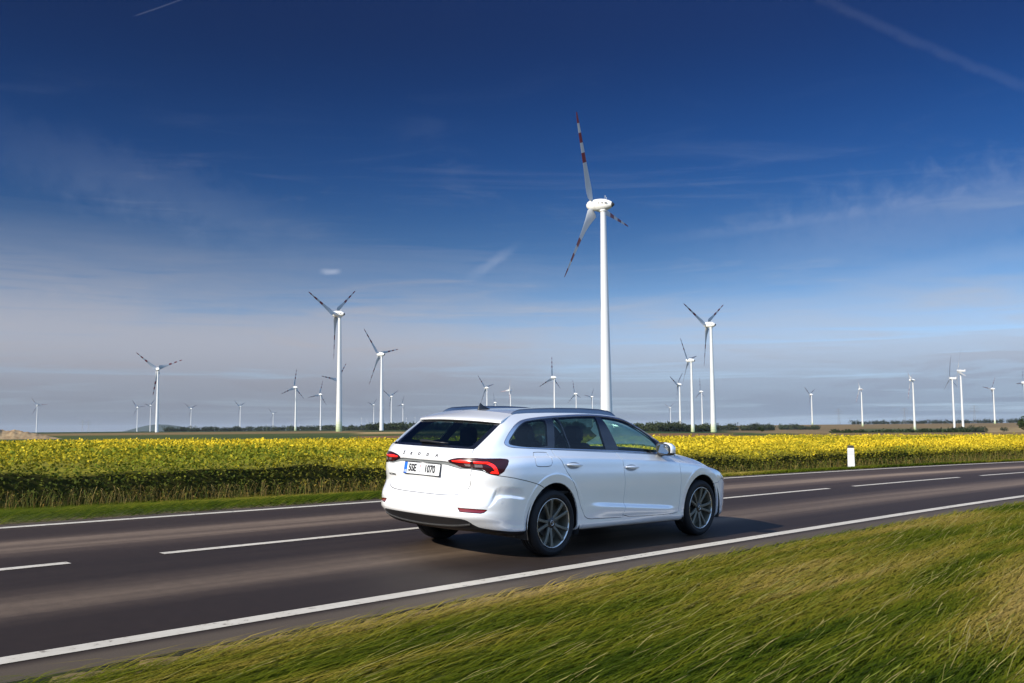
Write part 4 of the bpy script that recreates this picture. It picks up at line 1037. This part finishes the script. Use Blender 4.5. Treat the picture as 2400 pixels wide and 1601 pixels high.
def build_body():
    lamp=[(-.978,.34,.934),(-.971,.386,.957),(-.95,.484,.975),(-.909,.606,.984),(-.729,.78,.987),(-.628,.82,.975),(-.628,.84,.947),(-.72,.835,.817),(-.831,.754,.843),(-.853,.723,.878),(-.91,.619,.889),(-.945,.498,.887),(-.962,.424,.914)]
    sa=[(-.972,.395,.945),(-.955,.49,.955),(-.923,.600,.952),(-.921,.600,.927),(-.951,.502,.929),(-.968,.414,.934)]
    sb=[(-.912,.634,.953),(-.829,.748,.949),(-.745,.82,.834),(-.817,.769,.842),(-.80,.782,.862),(-.778,.8,.858),(-.842,.74,.928),(-.912,.634,.929)]
    c1=[(-.942,.531,.920),(-.916,.600,.921),(-.914,.600,.898),(-.933,.552,.900)]
    c2=[(-.909,.640,.920),(-.867,.707,.920),(-.862,.715,.893),(-.901,.645,.893)]
    lampin=[(-.985,.30,.93),(-.97,.38,.97),(-.95,.5,1.0),(-.91,.613,1.0),(-.905,.616,.86),(-.95,.5,.87),(-.98,.36,.9)]
    refl=[(-.996,.525,.506),(-.92,.66,.503),(-.844,.772,.498),(-.854,.767,.488),(-.872,.757,.473),(-.895,.737,.466),(-.994,.554,.470)]
    strip_=[(S,-1,LOW.inv([(-.99,0,.930)])[0][1]),(-.99,.02,.930),(-.980,.30,.930),(-.972,.35,.925),(-.962,.424,.912),(-.945,.498,.885),(-.91,.619,.887),(-.855,.72,.876),(-.858,.715,.866),(-.91,.619,.874),(-.945,.50,.871),(-.965,.42,.886),(-.978,.325,.902),(-.992,.02,.908),(S,-1,LOW.inv([(-.99,0,.908)])[0][1])]
    hatch=[(S,-1,25),(S,'next',25),(-.863,.594,1.062),(-.887,.593,1.037),(-.907,.611,.984),(-.908,.618,.889),(-.917,.612,.831),(-.93,.605,.78),(-.915,.614,.735),(-.924,.577,.672),(-.955,.515,.634),(-.978,.452,.617),(-1.008,.286,.611),(-1.019,.05,.610),(S,-1,LOW.inv([(-1.02,0,.610)])[0][1])]
    diff=[(S,-1,LOW.inv([(-1.05,0,.403)])[0][1]),(-1.045,.076,.403),(-1.03,.33,.403),(-.995,.50,.402),(-.97,.577,.397),(-.935,.617,.378),(-.885,.642,.342),(-.837,.677,.317),(-.75,.76,.302),(-.682,.809,.293),(-.55,.84,.284),(-.438,.867,.276),(-.30,.87,.270),(S,'same',-1),(S,-1,-1)]
    rbump=[(S,-1,LOW.inv([(-.9,.63,.872)])[0][1]),(-.91,.62,.872),(-.85,.722,.862),(-.831,.754,.838),(-.72,.835,.816),(-.60,.868,.798),(-.513,.883,.78),(-.39,.893,.756),(-.278,.898,.729),(-.18,.905,.69),(0,.9,.6),(S,'same',-1),(S,-1,-1)]
    flap=[(-.272,.824,1.024),(-.259,.821,1.032),(-.236,.821,1.035),(-.093,.833,1.031),(-.08,.837,1.025),(-.053,.868,.982),(-.052,.879,.955),(-.058,.891,.912),(-.096,.893,.894),(-.269,.887,.896),(-.295,.884,.915),(-.285,.86,.965)]
    fdoor=MID+[(S,'same',25),(S,'next',25),(2.085,.85,.955),(2.13,.86,.925),(2.19,.878,.887),(2.20,.905,.782),(2.214,.904,.619),(2.200,.897,.456),(2.19,.89,.34),(2.181,.889,.297),(1.6,.89,.304)]
    rdoor=[(1.25,.89,.314),(1.25,.9,.5),(1.25,.9,.7),(1.25,.88,.94),(1.2,.83,1.0),(S,'same',25),(S,'next',25),(-.003,.824,1.051),(.037,.874,.977),(.134,.9,.86),(.241,.909,.749),(.351,.91,.586),(.418,.915,.437),(.452,.901,.384),(.495,.894,.350),(.559,.89,.334),(.66,.89,.331)]
    hood=[(2.19,.878,.887),(2.471,.868,.866),(2.704,.843,.841),(2.93,.825,.80),(3.1,.81,.757),(3.3,.72,.712),(3.42,.5,.69),(S,60,16.4),(S,60,25),(S,'next',25),(2.085,.85,.955),(2.13,.86,.925)]
    head=[(3.10,.86,.715),(3.30,.76,.70),(3.45,.6,.672),(3.52,.44,.655),(3.545,.44,.605),(3.49,.66,.585),(3.34,.80,.605),(3.17,.86,.64)]
    gr=[(3.55,.40,.63),(S,60,12.5),(S,60,8),(3.6,.33,.44),(3.58,.40,.52)];lowg=[(3.5,.62,.33),(3.56,.3,.345),(S,60,4.6),(S,60,1.5),(3.5,.55,.235)]
    fb=[(2.9,.9,.60),(3.07,.885,.62),(3.15,.86,.66),(3.4,.66,.69),(S,60,14.6),(S,60,-1),(S,'next',-1),(2.9,.9,.24)]
    R=[('arch',arch_poly(*ARCH[0])),('arch',arch_poly(*ARCH[1]))]
    for nm,P,sm in (('bar',sa,0),('bar',sb,0),('clear',c1,0),('clear',c2,0)): R.append((nm,uvp(LOW,P,sm)))
    lp=uvp(LOW,lamp,1);R+=[('reflector',uvp(LOW,refl,0)),('lampin',[p for p in clip_to(lp,uvp(LOW,lampin,0))]),('lamp',lp),('strip',uvp(LOW,strip_,0)),('hatch',uvp(LOW,hatch,1)),('diff',uvp(LOW,diff,1)),('rbump',uvp(LOW,rbump,1)),
        ('flap',uvp(LOW,flap,1)),('fdoor',uvp(LOW,fdoor,1)),('rdoor',uvp(LOW,rdoor,1)),('hood',uvp(LOW,hood,1)),('head',uvp(LOW,head,1)),('grille',uvp(LOW,gr,0)),('intake',uvp(LOW,lowg,0)),('fbump',uvp(LOW,fb,1))]
    Vl,L=cut_net(LOW,R,.25)
    dout=[(-.589,.732,1.121),(-.585,.725,1.134),(-.518,.701,1.200),(-.396,.664,1.283),(-.272,.629,1.337),(-.187,.614,1.357),(-.005,.602,1.377),(.178,.596,1.389),(.451,.589,1.402),(.795,.58,1.412),(1.031,.581,1.408),(1.235,.587,1.395),(1.43,.592,1.368),(1.577,.607,1.325),(1.753,.646,1.245),(1.895,.716,1.155),(1.968,.76,1.10),(2.06,.80,1.02),(2.06,.83,.978),(1.916,.835,.978),(1.811,.837,.983),(1.505,.837,.998),(1.034,.834,1.023),(.729,.836,1.033),(-.012,.82,1.060),(-.404,.788,1.077),(-.529,.77,1.083),(-.583,.745,1.104)]
    din=[(-.542,.738,1.124),(-.519,.725,1.156),(-.435,.703,1.222),(-.351,.677,1.277),(-.271,.655,1.309),(-.2,.638,1.333),(-.127,.631,1.346),(.1,.619,1.367),(.299,.609,1.38),(.565,.604,1.391),(.79,.60,1.398),(.981,.598,1.394),(1.213,.605,1.382),(1.42,.615,1.352),(1.552,.629,1.313),(1.733,.666,1.232),(1.87,.75,1.142),(2.03,.80,1.02),(2.02,.83,.993),(1.815,.835,.993),(1.547,.834,1.008),(1.108,.831,1.030),(.735,.831,1.043),(-.054,.812,1.069),(-.388,.788,1.085),(-.528,.751,1.100)]
    q=[(-.525,.738,1.128),(-.433,.707,1.208),(-.35,.68,1.264),(-.27,.66,1.300),(-.2,.644,1.324),(-.126,.636,1.337),(.105,.626,1.360),(.082,.67,1.29),(.038,.727,1.219),(.0,.77,1.15),(-.04,.811,1.077),(-.381,.786,1.090),(-.515,.751,1.105)]
    sm_=[(.235,.622,1.368),(.300,.622,1.370),(.298,.722,1.239),(.290,.822,1.068),(.06,.815,1.074),(.14,.74,1.2)]
    rm=[(.325,.621,1.372),(.558,.61,1.383),(.80,.605,1.388),(.973,.605,1.386),(.932,.66,1.30),(.905,.738,1.217),(.885,.83,1.045),(.306,.823,1.063),(.313,.722,1.239)]
    fm_=[(1.06,.608,1.383),(1.203,.612,1.373),(1.408,.624,1.344),(1.535,.642,1.308),(1.701,.69,1.228),(1.83,.76,1.140),(1.90,.80,1.06),(1.90,.83,1.000),(1.833,.834,1.000),(1.549,.832,1.014),(1.117,.83,1.036),(1.085,.745,1.204)]
    GR=[('quarter',uvp(GH,q,1)),('small',uvp(GH,sm_,0)),('rmain',uvp(GH,rm,0)),('fmain',uvp(GH,fm_,0)),('trim',uvp(GH,din,1)),('chrome',uvp(GH,dout,1))]
    Vg,G=cut_net(GH,GR,.2)
    def full(net,step=.25): return cut_net(net,[],step)
    Vr,Rf=full(ROOF);Vh,Hd=full(HOOD)
    lo=lambda k,s:(LOW,Vl,L[k],s);gh=lambda k,s:(GH,Vg,G[k],s);both=lambda f,k:[f(k,-1),f(k,1)]
    panel('body_shell',both(lo,'body')+both(gh,'body'),MPAINT,weldon=True)
    panel('roof',[(ROOF,Vr,Rf['body'],-1),(ROOF,Vr,Rf['body'],1)],MPAINT,gap=0)
    panel('rear_bumper',both(lo,'rbump'),MPAINT);tgt=panel('tailgate',both(lo,'hatch'),MPAINT);panel('handle_recess',both(lo,'strip'),MSTRIP,parent=tgt,offset=-.012,gap=0,hem=.0)
    panel('rear_diffuser',both(lo,'diff'),MBLK);panel('front_bumper',both(lo,'fbump'),MPAINT)
    panel('hood',both(lo,'hood')+[(HOOD,Vh,Hd['body'],-1),(HOOD,Vh,Hd['body'],1)],MPAINT,gap=.0)
    panel('grille',both(lo,'grille')+both(lo,'intake'),MGLB,offset=-.01)
    doors={}
    for s,sd in((-1,'r'),(1,'l')):
        doors['f',s]=panel('front_door',[lo('fdoor',s)],MPAINT);doors['r',s]=panel('rear_door',[lo('rdoor',s)],MPAINT)
        tl=panel('tail_lamp',[lo('lamp',s),lo('lampin',s)],MLAMP,gap=.001);panel('light_bar',[lo('bar',s)],MLAMPR,tl,gap=0,hem=.004);panel('reversing_light',[lo('clear',s)],MLAMPC,tl,gap=0,hem=.004)
        panel('rear_reflector',[lo('reflector',s)],MREFL,offset=-.002);panel('headlight',[lo('head',s)],mat('headlight glass',(.5,.52,.55),.05,.3,coat=1))
        tr=panel('window_trim',[gh('trim',s)],MGLB,gap=0,hem=.01,offset=-.001);panel('window_surround',[gh('chrome',s)],MCHR,gap=0,hem=.02,offset=.004)
        panel('quarter_window',[gh('quarter',s)],MGLASSR,gap=0,hem=0,offset=-.003)
        panel('door_window',[gh('small',s)],MGLASSR,doors['r',s],gap=0,hem=0,offset=-.003);panel('door_window',[gh('rmain',s)],MGLASSR,doors['r',s],gap=0,hem=0,offset=-.003);panel('door_window',[gh('fmain',s)],MGLASSF,doors['f',s],gap=0,hem=0,offset=-.003)
        # lining inside everything that is not glass
        panel('cabin_lining',[gh('body',s),gh('trim',s),gh('chrome',s)],MLINE2,gap=0,hem=0,shell=.028,xmin=-.74)
        panel('inner_shell',[lo(k,s) for k in('body','hatch','rbump','fdoor','rdoor','lamp','lampin','bar','clear','flap','strip')],MGAP,gap=-.002,hem=0,shell=.02,xmin=None)
    panel('fuel_flap',[lo('flap',-1)],MPAINT);panel('quarter_panel_infill',[lo('flap',1)],MPAINT,gap=0)
    panel('headliner',[(ROOF,Vr,Rf['body'],-1),(ROOF,Vr,Rf['body'],1)],MLINE2,gap=0,hem=0,shell=.03)
    Vw,W=full(WIND);panel('windscreen',[(WIND,Vw,W['body'],-1),(WIND,Vw,W['body'],1)],MGLASSF,gap=0,hem=.01)
    # tailgate glass with painted black border
    bd=uvp(RG,[RG.P(np.array(a),np.array(b)) for a,b in()],0) if False else [np.array(p) for p in((.45,6.5),(.45,1.6),(.7,1.25),(4.2,1.0),(4.6,1.3),(4.6,6.5))]
    Vx,X=cut_net(RG,[('pane',bd)],.25)
    panel('rear_window',[(RG,Vx,X['pane'],-1),(RG,Vx,X['pane'],1)],MGLASSR,tgt,gap=0,hem=0)
    panel('rear_window_border',[(RG,Vx,X['body'],-1),(RG,Vx,X['body'],1)],MGLB,tgt,gap=0,hem=.012)
    Vs,Sx=full(SP);panel('spoiler',[(SP,Vs,Sx['body'],-1),(SP,Vs,Sx['body'],1)],MPAINT,tgt,gap=.0)
    return doors,tgt
def clip_to(P,Q):      # inner lamp piece: part of the lamp outline inside Q (Q convex enough)
    Q=[np.array(q) for q in Q];out=[np.array(p) for p in P]
    ar=sum(Q[i][0]*Q[(i+1)%len(Q)][1]-Q[(i+1)%len(Q)][0]*Q[i][1] for i in range(len(Q)));sg=1 if ar>0 else -1
    # single cut along the hatch seam (largest u of Q)
    us=max(q[0] for q in Q);res=[]
    for i in range(len(out)):
        a,b=out[i],out[(i+1)%len(out)]
        if a[0]<=us: res.append(a)
        if (a[0]-us)*(b[0]-us)<0: t=(us-a[0])/(b[0]-a[0]);res.append(a+(b-a)*t)
    return res
doors,tgt=build_body()
# ---- floor, arches, cabin
def cabin():
    m=MB();m.box((1.25,0,.24),(3.3,1.45,.10));m.box((-.55,0,.40),(.45,1.1,.14));m.box((3.1,0,.35),(.6,1.3,.2))
    m.build('underbody',MBLK,car,bevel=.02)
    for cx,cz,a,b in ARCH:
        for s in(-1,1):
            m=MB();R=[];n=24
            for y in(s*.885,s*.60):
                R.append([(cx+(a+.035)*math.cos(t),y,cz+(b+.03)*math.sin(t)) for t in np.radians(np.linspace(-20,200,n))])
            m.ring(R,0,False,False);k=len(m.V);m.V.append((cx,s*.60,cz));m.F+=[[n+i,n+i+1,k] for i in range(n-1)];m.M+=[0]*(n-1)
            m.build('wheel_arch_liner',MGAP,car)
    m=MB();m.box((1.25,0,.62),(3.0,1.64,.03));m.box((-.30,0,.66),(.95,1.30,.06));m.build('cabin_floor',MLINE2,car)
    m=MB();m.ring([[(x,y,z) for x,z in((1.93,.72),(1.83,.98),(1.95,1.02),(2.3,1.0),(2.35,.72))] for y in(-.76,.76)]);m.build('dashboard',MLINE2,car,bevel=.02)
    m=MB();
    m.lathe([(.18+.014*math.cos(t),.014*math.sin(t)) for t in np.linspace(0,2*math.pi,9)],'x',28,c=(1.62,.36,1.0));m.build('steering_wheel',MLINE2,car)
    def seat(name,x,y,w,top,par,hw=.13,rear=False):
        t=m=MB()
        def sec(zc,xc,ww,th): return [(xc+th*.5*c_,y+sy*ww*.5,zc) for c_,sy in((-1,-.8),(-.7,-1),(.7,-1),(1,-.8),(1,.8),(.7,1),(-.7,1),(-1,.8))]
        m.ring([sec(z_,x-dx,w*k,th) for z_,dx,k,th in((.62,-.02,1,.16),(.80,.05,1,.15),(.98,.11,.96,.12),(1.06,.135,.88,.10),(top,.15,.70,.06))])
        m.box((x+.24,y,.64),(.50,w,.14));o=m.build(name,MSEAT,par,bevel=.02)
        for yy in ([y] if not rear else [y-.42,y,y+.42]):
            m=MB();xx=x-.175;h0=top-.02
            def hs(z,k,th): return [(xx+th*a_,yy+b_*hw*k,z) for a_,b_ in((-1,-.7),(-.4,-1),(.4,-1),(1,-.7),(1,.7),(.4,1),(-.4,1),(-1,.7))]
            m.ring([hs(h0+z_,k,th) for z_,k,th in((.02,.75,.035),(.06,.95,.05),(.12,1,.052),(.17,.92,.045),(.20,.6,.02))]);m.tube([(xx,yy-.05,h0-.05),(xx,yy-.05,h0+.05)],.008,6);m.tube([(xx,yy+.05,h0-.05),(xx,yy+.05,h0+.05)],.008,6)
            m.build('headrest',MSEAT,o)
    for s in(-1,1): seat('front_seat',1.05,s*.37,.50,1.10,car,.135)
    seat('rear_seat',.22,0,1.28,1.06,car,.12,True)
cabin()
# ---- trim
def trims():
    # roof rails
    for s in(-1,1):
        R=[];xs=np.linspace(-.27,1.38,40)
        for q,x in enumerate(xs):
            t=q/39;ye,ze=gh_edge(x);e=min(1,min(t,1-t)/.07)**.6;h=.034*e+.004;w=.016*(.45+.55*e);yc=ye-.010;z0=float(ze)+.000
            R.append([(x,s*(yc+w*a_),z0+h*b_) for a_,b_ in((-1.05,-.3),(-1,.55),(-.55,.95),(0,1.05),(.6,.9),(1,.45),(1.15,-.35))])
        m=MB();m.ring(R);m.build('roof_rail',MRAIL,car,autosmooth=1.2)
    # antenna fin
    m=MB();R=[]
    for x,h,w in((-.238,.008,.010),(-.228,.045,.016),(-.212,.072,.016),(-.195,.070,.018),(-.165,.048,.022),(-.12,.030,.022),(-.08,.016,.018),(-.05,.006,.010)):
        b=1.432+.03*(x+.235);R.append([(x,-w,b-.01),(x,-w*.9,b+h*.25),(x,-w*.35,b+h*.85),(x,0,b+h),(x,w*.35,b+h*.85),(x,w*.9,b+h*.25),(x,w,b-.01)])
    m.ring(R);m.build('roof_antenna',MBLK,car,autosmooth=1.)
    # door handles with cup
    for (k,x0,x1,z0,z1) in (('r',.150,.380,.904,.890),('f',1.130,1.365,.853,.843)):
        for s in(-1,1):
            C=LOW.inv([((x0+x1)/2,.9,(z0+z1)/2)],(1,.1,1))[0];P=LOW.P(np.array(C[0]),np.array(C[1]));y0=P[1];par=doors[k,s]
            m=MB();n=20;cx,cz=(x0+x1)/2,(z0+z1)/2
            m.V=[(cx,s*(y0+.0015),cz-.003)]+[(cx+.102*math.cos(a),s*(LOW.P(*map(np.array,LOW.inv([(cx+.102*math.cos(a),.9,cz+.036*math.sin(a)-.003)],(1,.1,1))[0]))[1]+.0012),cz+.036*math.sin(a)-.003) for a in np.linspace(0,2*math.pi,n,endpoint=False)]
            m.F=[[0,1+i,1+(i+1)%n] for i in range(n)];m.M=[0]*n;m.build('handle_cup',mat('shaded handle recess',(.30,.31,.33),.4,coat=.6),par)
            R=[]
            for t in np.linspace(0,1,16):
                x=x0+(x1-x0)*t;e=math.sin(math.pi*min(max(t,.02),.98))**.35;z=z0+(z1-z0)*t+.004;y=y0+.010+.020*e;h=.0165*e;w=.010*e+.003
                R.append([(x,s*(y+w*math.cos(a)),z+h*math.sin(a)) for a in np.linspace(0,2*math.pi,12,endpoint=False)])
            m=MB();m.ring(R);m.build('door_handle',MPAINT,par,autosmooth=1.2)
    # wing mirrors
    for s in(-1,1):
        def P(x,y,z): return (x,s*y,z)
        m=MB();R=[]
        for x,y0,y1,z0,z1 in((1.775,.872,1.030,.978,1.108),(1.80,.865,1.045,.970,1.118),(1.845,.865,1.045,.972,1.114),(1.885,.868,1.028,.980,1.10),(1.915,.875,.99,.995,1.075),(1.93,.89,.95,1.01,1.05)):
            yc,zc=(y0+y1)/2,(z0+z1)/2;a,b=(y1-y0)/2,(z1-z0)/2
            R.append([P(x+ .028*(math.cos(t)),yc+a*np.sign(math.cos(t))*abs(math.cos(t))**.62,zc+b*np.sign(math.sin(t))*abs(math.sin(t))**.62+ (-.012*math.cos(t))) for t in np.linspace(0,2*math.pi,24,endpoint=False)])
        m.ring(R);mi=m.build('wing_mirror',[MPAINT,MBLK],car,autosmooth=1.0)
        for p in mi.data.polygons:
            c=p.center
            if c.z<1.002 or c.x<1.787: p.material_index=1
        m=MB();n=24;x=1.7725;yc,zc,a,b=.951,1.043,.066,.054
        m.ring([[P(x+dx+.028*math.cos(t)*.85,yc+a*k*np.sign(math.cos(t))*abs(math.cos(t))**.6,zc+b*k*np.sign(math.sin(t))*abs(math.sin(t))**.6-.010*math.cos(t)) for t in np.linspace(0,2*math.pi,n,endpoint=False)] for dx,k in((0,1),(-.004,.97))])
        m.build('mirror_glass',mat('mirror',(.30,.33,.36),.03,1.0),mi)
        m=MB();m.ring([[P(1.83,.80,.965),P(1.96,.80,.965),P(1.96,.80,1.0),P(1.83,.80,1.0)],[P(1.82,.90,.962),P(1.91,.90,.962),P(1.91,.90,.992),P(1.82,.90,.992)]]);m.build('mirror_foot',MBLK,mi,bevel=.008)
        m=MB();v=[GH.P(*map(np.array,GH.inv([q])[0])) for q in((1.91,.83,.995),(2.03,.83,.99),(1.915,.78,1.085))];
        m.ring([[(p[0],s*(p[1]+d),p[2]) for p in v] for d in(-.01,.006)]);m.build('mirror_sail',MBLK,doors['f',s])
    # number plate
    pc=np.array([-.985-.008,0,.841]);tl=.162;Nn=np.array([-1,0,tl]);Nn/=np.linalg.norm(Nn);U=np.array([tl,0,1.]);U/=np.linalg.norm(U)
    Rp=np.stack([np.array([0,-1.,0]),U,Nn],1)       # local x runs to the car's right, y up, z outwards
    pl=empty('number_plate',parent=car);pl.matrix_local=Matrix([[*Rp[i],pc[i]] for i in range(3)]+[[0,0,0,1]])
    def rr(w,h,r,z,n=6):
        P=[]
        for cx,cy,a0 in((w/2-r,h/2-r,0),(-w/2+r,h/2-r,90),(-w/2+r,-h/2+r,180),(w/2-r,-h/2+r,270)):
            P+=[(cx+r*math.cos(rad(a0+90*k/n)),cy+r*math.sin(rad(a0+90*k/n)),z) for k in range(n+1)]
        return P
    m=MB();m.ring([rr(.536,.126,.010,-.004),rr(.536,.126,.010,.003)]);m.build('plate_frame',MBLK,pl)
    m=MB();m.ring([rr(.52,.11,.006,.0031),rr(.52,.11,.006,.0052)]);m.build('plate_base',mat('plate white',(.66,.67,.66),.4),pl)
    m=MB();m.ring([[(x-.239,y,z) for x,y,z in rr(.042,.11,.005,z0)] for z0 in(.0054,.0062)]);m.build('plate_band',mat('plate blue',(.01,.12,.60),.4),pl)
    def text(s,x,y,h,sx,z,mt,par,name,off=0,ex=.0004,font_sp=1.0,shear=0):
        c=bpy.data.curves.new(name,'FONT');c.body=s;c.size=h;c.align_x='CENTER';c.align_y='CENTER';c.offset=off;c.extrude=ex;c.space_character=font_sp;c.shear=shear
        t=bpy.data.objects.new(name,c);link(t);dg=bpy.context.evaluated_depsgraph_get();me=bpy.data.meshes.new_from_object(t.evaluated_get(dg));bpy.data.objects.remove(t)
        me.transform(Matrix.Translation((x,y,z))@Matrix.Diagonal((sx,1,1,1)));me.materials.clear();me.materials.append(mt);o=bpy.data.objects.new(name,me);link(o);o.parent=par;return o
    INK=mat('plate ink',(.012,.012,.014),.5)
    text('5SE',-.139,0,.099,.80,.0060,INK,pl,'plate_lettering',.0046);text('1070',.118,0,.099,.80,.0060,INK,pl,'plate_lettering',.0046)
    text('CZ',-.239,-.034,.026,.9,.0066,mat('band white',(.8,.8,.8),.5),pl,'plate_lettering',.0006)
    for y,c_,nm in((.024,(.75,.08,.10),'plate_seal'),(-.026,(.35,.35,.36),'plate_seal')):
        m=MB();m.lathe([(.0125,.0056),(.0125,.0062),(.0001,.0062)],'z',20,c=(-.022,y,0));o=m.build(nm,mat('seal',c_,.4),pl)
    m=MB();m.lathe([(.006,.0064),(.006,.0067),(.0001,.0067)],'z',16,c=(-.022,.024,0));m.build('plate_seal',mat('seal centre',(.7,.68,.68),.4),pl)
    # spaced chrome letters on the tailgate, model script at its lower left
    MLT=mat('dark satin lettering',(.03,.032,.034),.35,.3)
    for ch,y in(('\u0160',.302),('K',.180),('O',.060),('D',-.068),('A',-.196)):
        q=LOW.inv([(-.98,abs(y),.982)])[0];P=LOW.P(*map(np.array,q))*np.array([1,np.sign(y),1]);n=orient_out(LOW.P(*map(np.array,q))[None],LOW.N(*map(np.array,q))[None])[0]*np.array([1,np.sign(y),1])
        e=empty('tailgate_letter',parent=tgt);
        up=np.array([0,0,1.])-n*n[2];up/=np.linalg.norm(up);rt=np.cross(up,n);o=text(ch,0,0 if ch!='\u0160' else .003,.043,1.1,.0015,MLT,tgt,'tailgate_letter',.0018,.0015)
        bpy.data.objects.remove(e);o.matrix_local=Matrix([[rt[i],up[i],n[i],P[i]] for i in range(3)]+[[0,0,0,1]])
    q=LOW.inv([(-.95,.495,.757)])[0];P=LOW.P(*map(np.array,q));n=orient_out(P[None],LOW.N(*map(np.array,q))[None])[0];up=np.array([0,0,1.])-n*n[2];up/=np.linalg.norm(up);rt=np.cross(up,n)
    o=text('OCTAVIA',0,0,.026,1.25,.004,MLT,tgt,'model_script',.0004,.0012,1.05);o.matrix_local=Matrix([[rt[i],up[i],n[i],P[i]] for i in range(3)]+[[0,0,0,1]])
    # rear wiper
    A=[np.array(RG.P(np.array(u),np.array(v)))*np.array([1,s_,1]) for u,v,s_ in((.35,6,1),(.75,4.6,-1),(1.0,3.4,-1))]
    A=[]
    for y,t in((.14,.62),(.02,.62),(-.13,.55),(-.26,.50)):
        d=((RG.D[...,1]-abs(y))**2+(RG.U-t)**2*.01);k=np.unravel_index(d.argmin(),d.shape);p=RG.D[k]*np.array([1,1 if y>0 else -1,1]);A.append(p+np.array([-.012,0,.014]))
    m=MB();m.tube(A,[.016,.012,.008,.004],8);o=m.build('rear_wiper',MBLK,tgt,smooth=True)
    # parking sensors, tow cover seam, exhaust tip
    MSN=mat('sensor ring',(.45,.46,.48),.4)
    for y,z,x in((.30,.565,-1.0),(-.20,.568,-1.0),(-.644,.587,-.93),(.644,.587,-.93),(-.835,.566,-.714),(.835,.566,-.714)):
        q=LOW.inv([(x,abs(y),z)])[0];P=LOW.P(*map(np.array,q));n=orient_out(P[None],LOW.N(*map(np.array,q))[None])[0];P=P*np.array([1,np.sign(y),1]);n=n*np.array([1,np.sign(y),1])
        up=np.array([0,0,1.])-n*n[2];up/=np.linalg.norm(up);rt=np.cross(up,n);m=MB();m.lathe([(.0125,-.001),(.0125,.0008),(.0105,.0012),(.0100,-.0005),(.0001,-.0005)],'z',20);o=m.build('parking_sensor',[MSN],car,autosmooth=.8)
        o.matrix_local=Matrix([[rt[i],up[i],n[i],P[i]] for i in range(3)]+[[0,0,0,1]])
    m=MB();R=[];
    for t in np.linspace(0,1,14):
        y=.62-1.24*t;q=LOW.inv([(-.93,abs(y),.330)])[0];P=LOW.P(*map(np.array,q));R.append([(P[0]-.004,y,P[2]+.008),(P[0]-.012,y,P[2]),(P[0]-.004,y,P[2]-.010)])
    m.ring(R);m.build('diffuser_blade',MRAIL if False else mat('dark satin strip',(.12,.12,.12),.25,.6),car)
trims()
# ---- wheels
def wheel():
    w=empty('wheel',parent=car);r=.328
    prof=[(.243,.072),(.250,.092),(.262,.104),(.285,.110),(.305,.104),(.318,.092),(.3255,.078)]
    tp=[(.240,.070)]+prof
    gro=[(.328,.066),(.328,.048),(.320,.046),(.320,.038),(.328,.036),(.3285,.008),(.320,.006),(.320,-.004),(.3285,-.006),(.328,-.036),(.320,-.038),(.320,-.046),(.328,-.048),(.328,-.066)]
    tp+=gro+[(a,-b) for a,b in prof[::-1]]+[(.240,-.07)]
    m=MB();m.lathe(tp,'y',96);m.build('tyre',MTYRE,w,autosmooth=.5)
    # y axis: +y local is the outer face
    m=MB();m.lathe([(.2445,.088),(.2475,.094),(.2445,.098),(.2385,.096),(.2345,.088)],'y',96);m.build('rim_lip',MLIP,w,smooth=True)
    m=MB();m.lathe([(.2385,.090),(.231,.080),(.228,.055),(.222,-.02),(.236,-.075),(.243,-.088)],'y',64);m.lathe([(.001,-.03),(.20,-.035),(.228,-.03)],'y',48)
    rim=m.build('rim_barrel',mat('rim barrel',(.11,.105,.078),.6,.2),w,smooth=True)
    m=MB();m.lathe([(.001,.015),(.145,.015),(.145,-.0)],'y',40);m.build('brake_disc',mat('brake steel',(.09,.09,.085),.4,.7),w)
    for k in range(5):
        a=rad(90+72*k)
        m=MB()
        for sgn in(-1,1):
            R=[]
            for r_,off,wd,y in((.040,.012,.020,.058),(.08,.018,.017,.066),(.13,.030,.015,.076),(.19,.046,.016,.084),(.225,.058,.022,.087),(.238,.064,.026,.086)):
                o=off*sgn;q=[]
                for dw,dy in((-1,0),(-.55,.008),(.55,.008),(1,0),(.8,-.022),(-.8,-.022)): q.append((r_,o+dw*wd*1.05,y+dy))
                R.append([(x*math.cos(a)-t*math.sin(a),yy,x*math.sin(a)+t*math.cos(a)) for x,t,yy in q])
            m.ring(R)
        m.build('spoke',MRIM,w,bevel=.001)
    m=MB();m.lathe([(.066,.04),(.062,.064),(.050,.070),(.032,.074),(.0001,.075)],'y',32);m.build('hub_cover',MCAP,w,autosmooth=.7)
    m=MB();m.lathe([(.027,.0745),(.029,.0775),(.025,.0785),(.022,.0775),(.021,.0755)],'y',32);m.tube([(-.012,.0775,.004),(0,.0782,.010),(.010,.0782,.004),(.0,.0782,-.004),(.008,.0782,-.012)],.003,6);m.build('wheel_emblem',MLIP,w,smooth=True)
    return w
W0=wheel()
def place_wheel(w,x,s,spin): w.location=(x,s*.782,.328);w.rotation_euler=(0,spin,0) if s>0 else (0,spin,math.pi)
w=[W0]+[copy_tree(W0,car) for _ in range(3)]
place_wheel(w[0],0,-1,.35);place_wheel(w[1],2.686,-1,.9);place_wheel(w[2],0,1,.2);place_wheel(w[3],2.686,1,.6)
# ------------------------------------------------------------------ thin haze in the air over the plain
def haze():
    m=bpy.data.materials.new('haze');m.use_nodes=True;nt=m.node_tree;nt.nodes.clear();o=nt.nodes.new('ShaderNodeOutputMaterial');v=nt.nodes.new('ShaderNodeVolumePrincipled')
    v.inputs['Color'].default_value=(.74,.86,1,1);v.inputs['Density'].default_value=2.4e-5;v.inputs['Anisotropy'].default_value=0.1
    nt.links.new(v.outputs[0],o.inputs['Volume'])
    b=MB();b.box((5000,5000,66),(44000,44000,200));q=b.build('haze',m);tag(q,kind='stuff',label='thin pale haze over the distant plain',cat='haze')
haze()
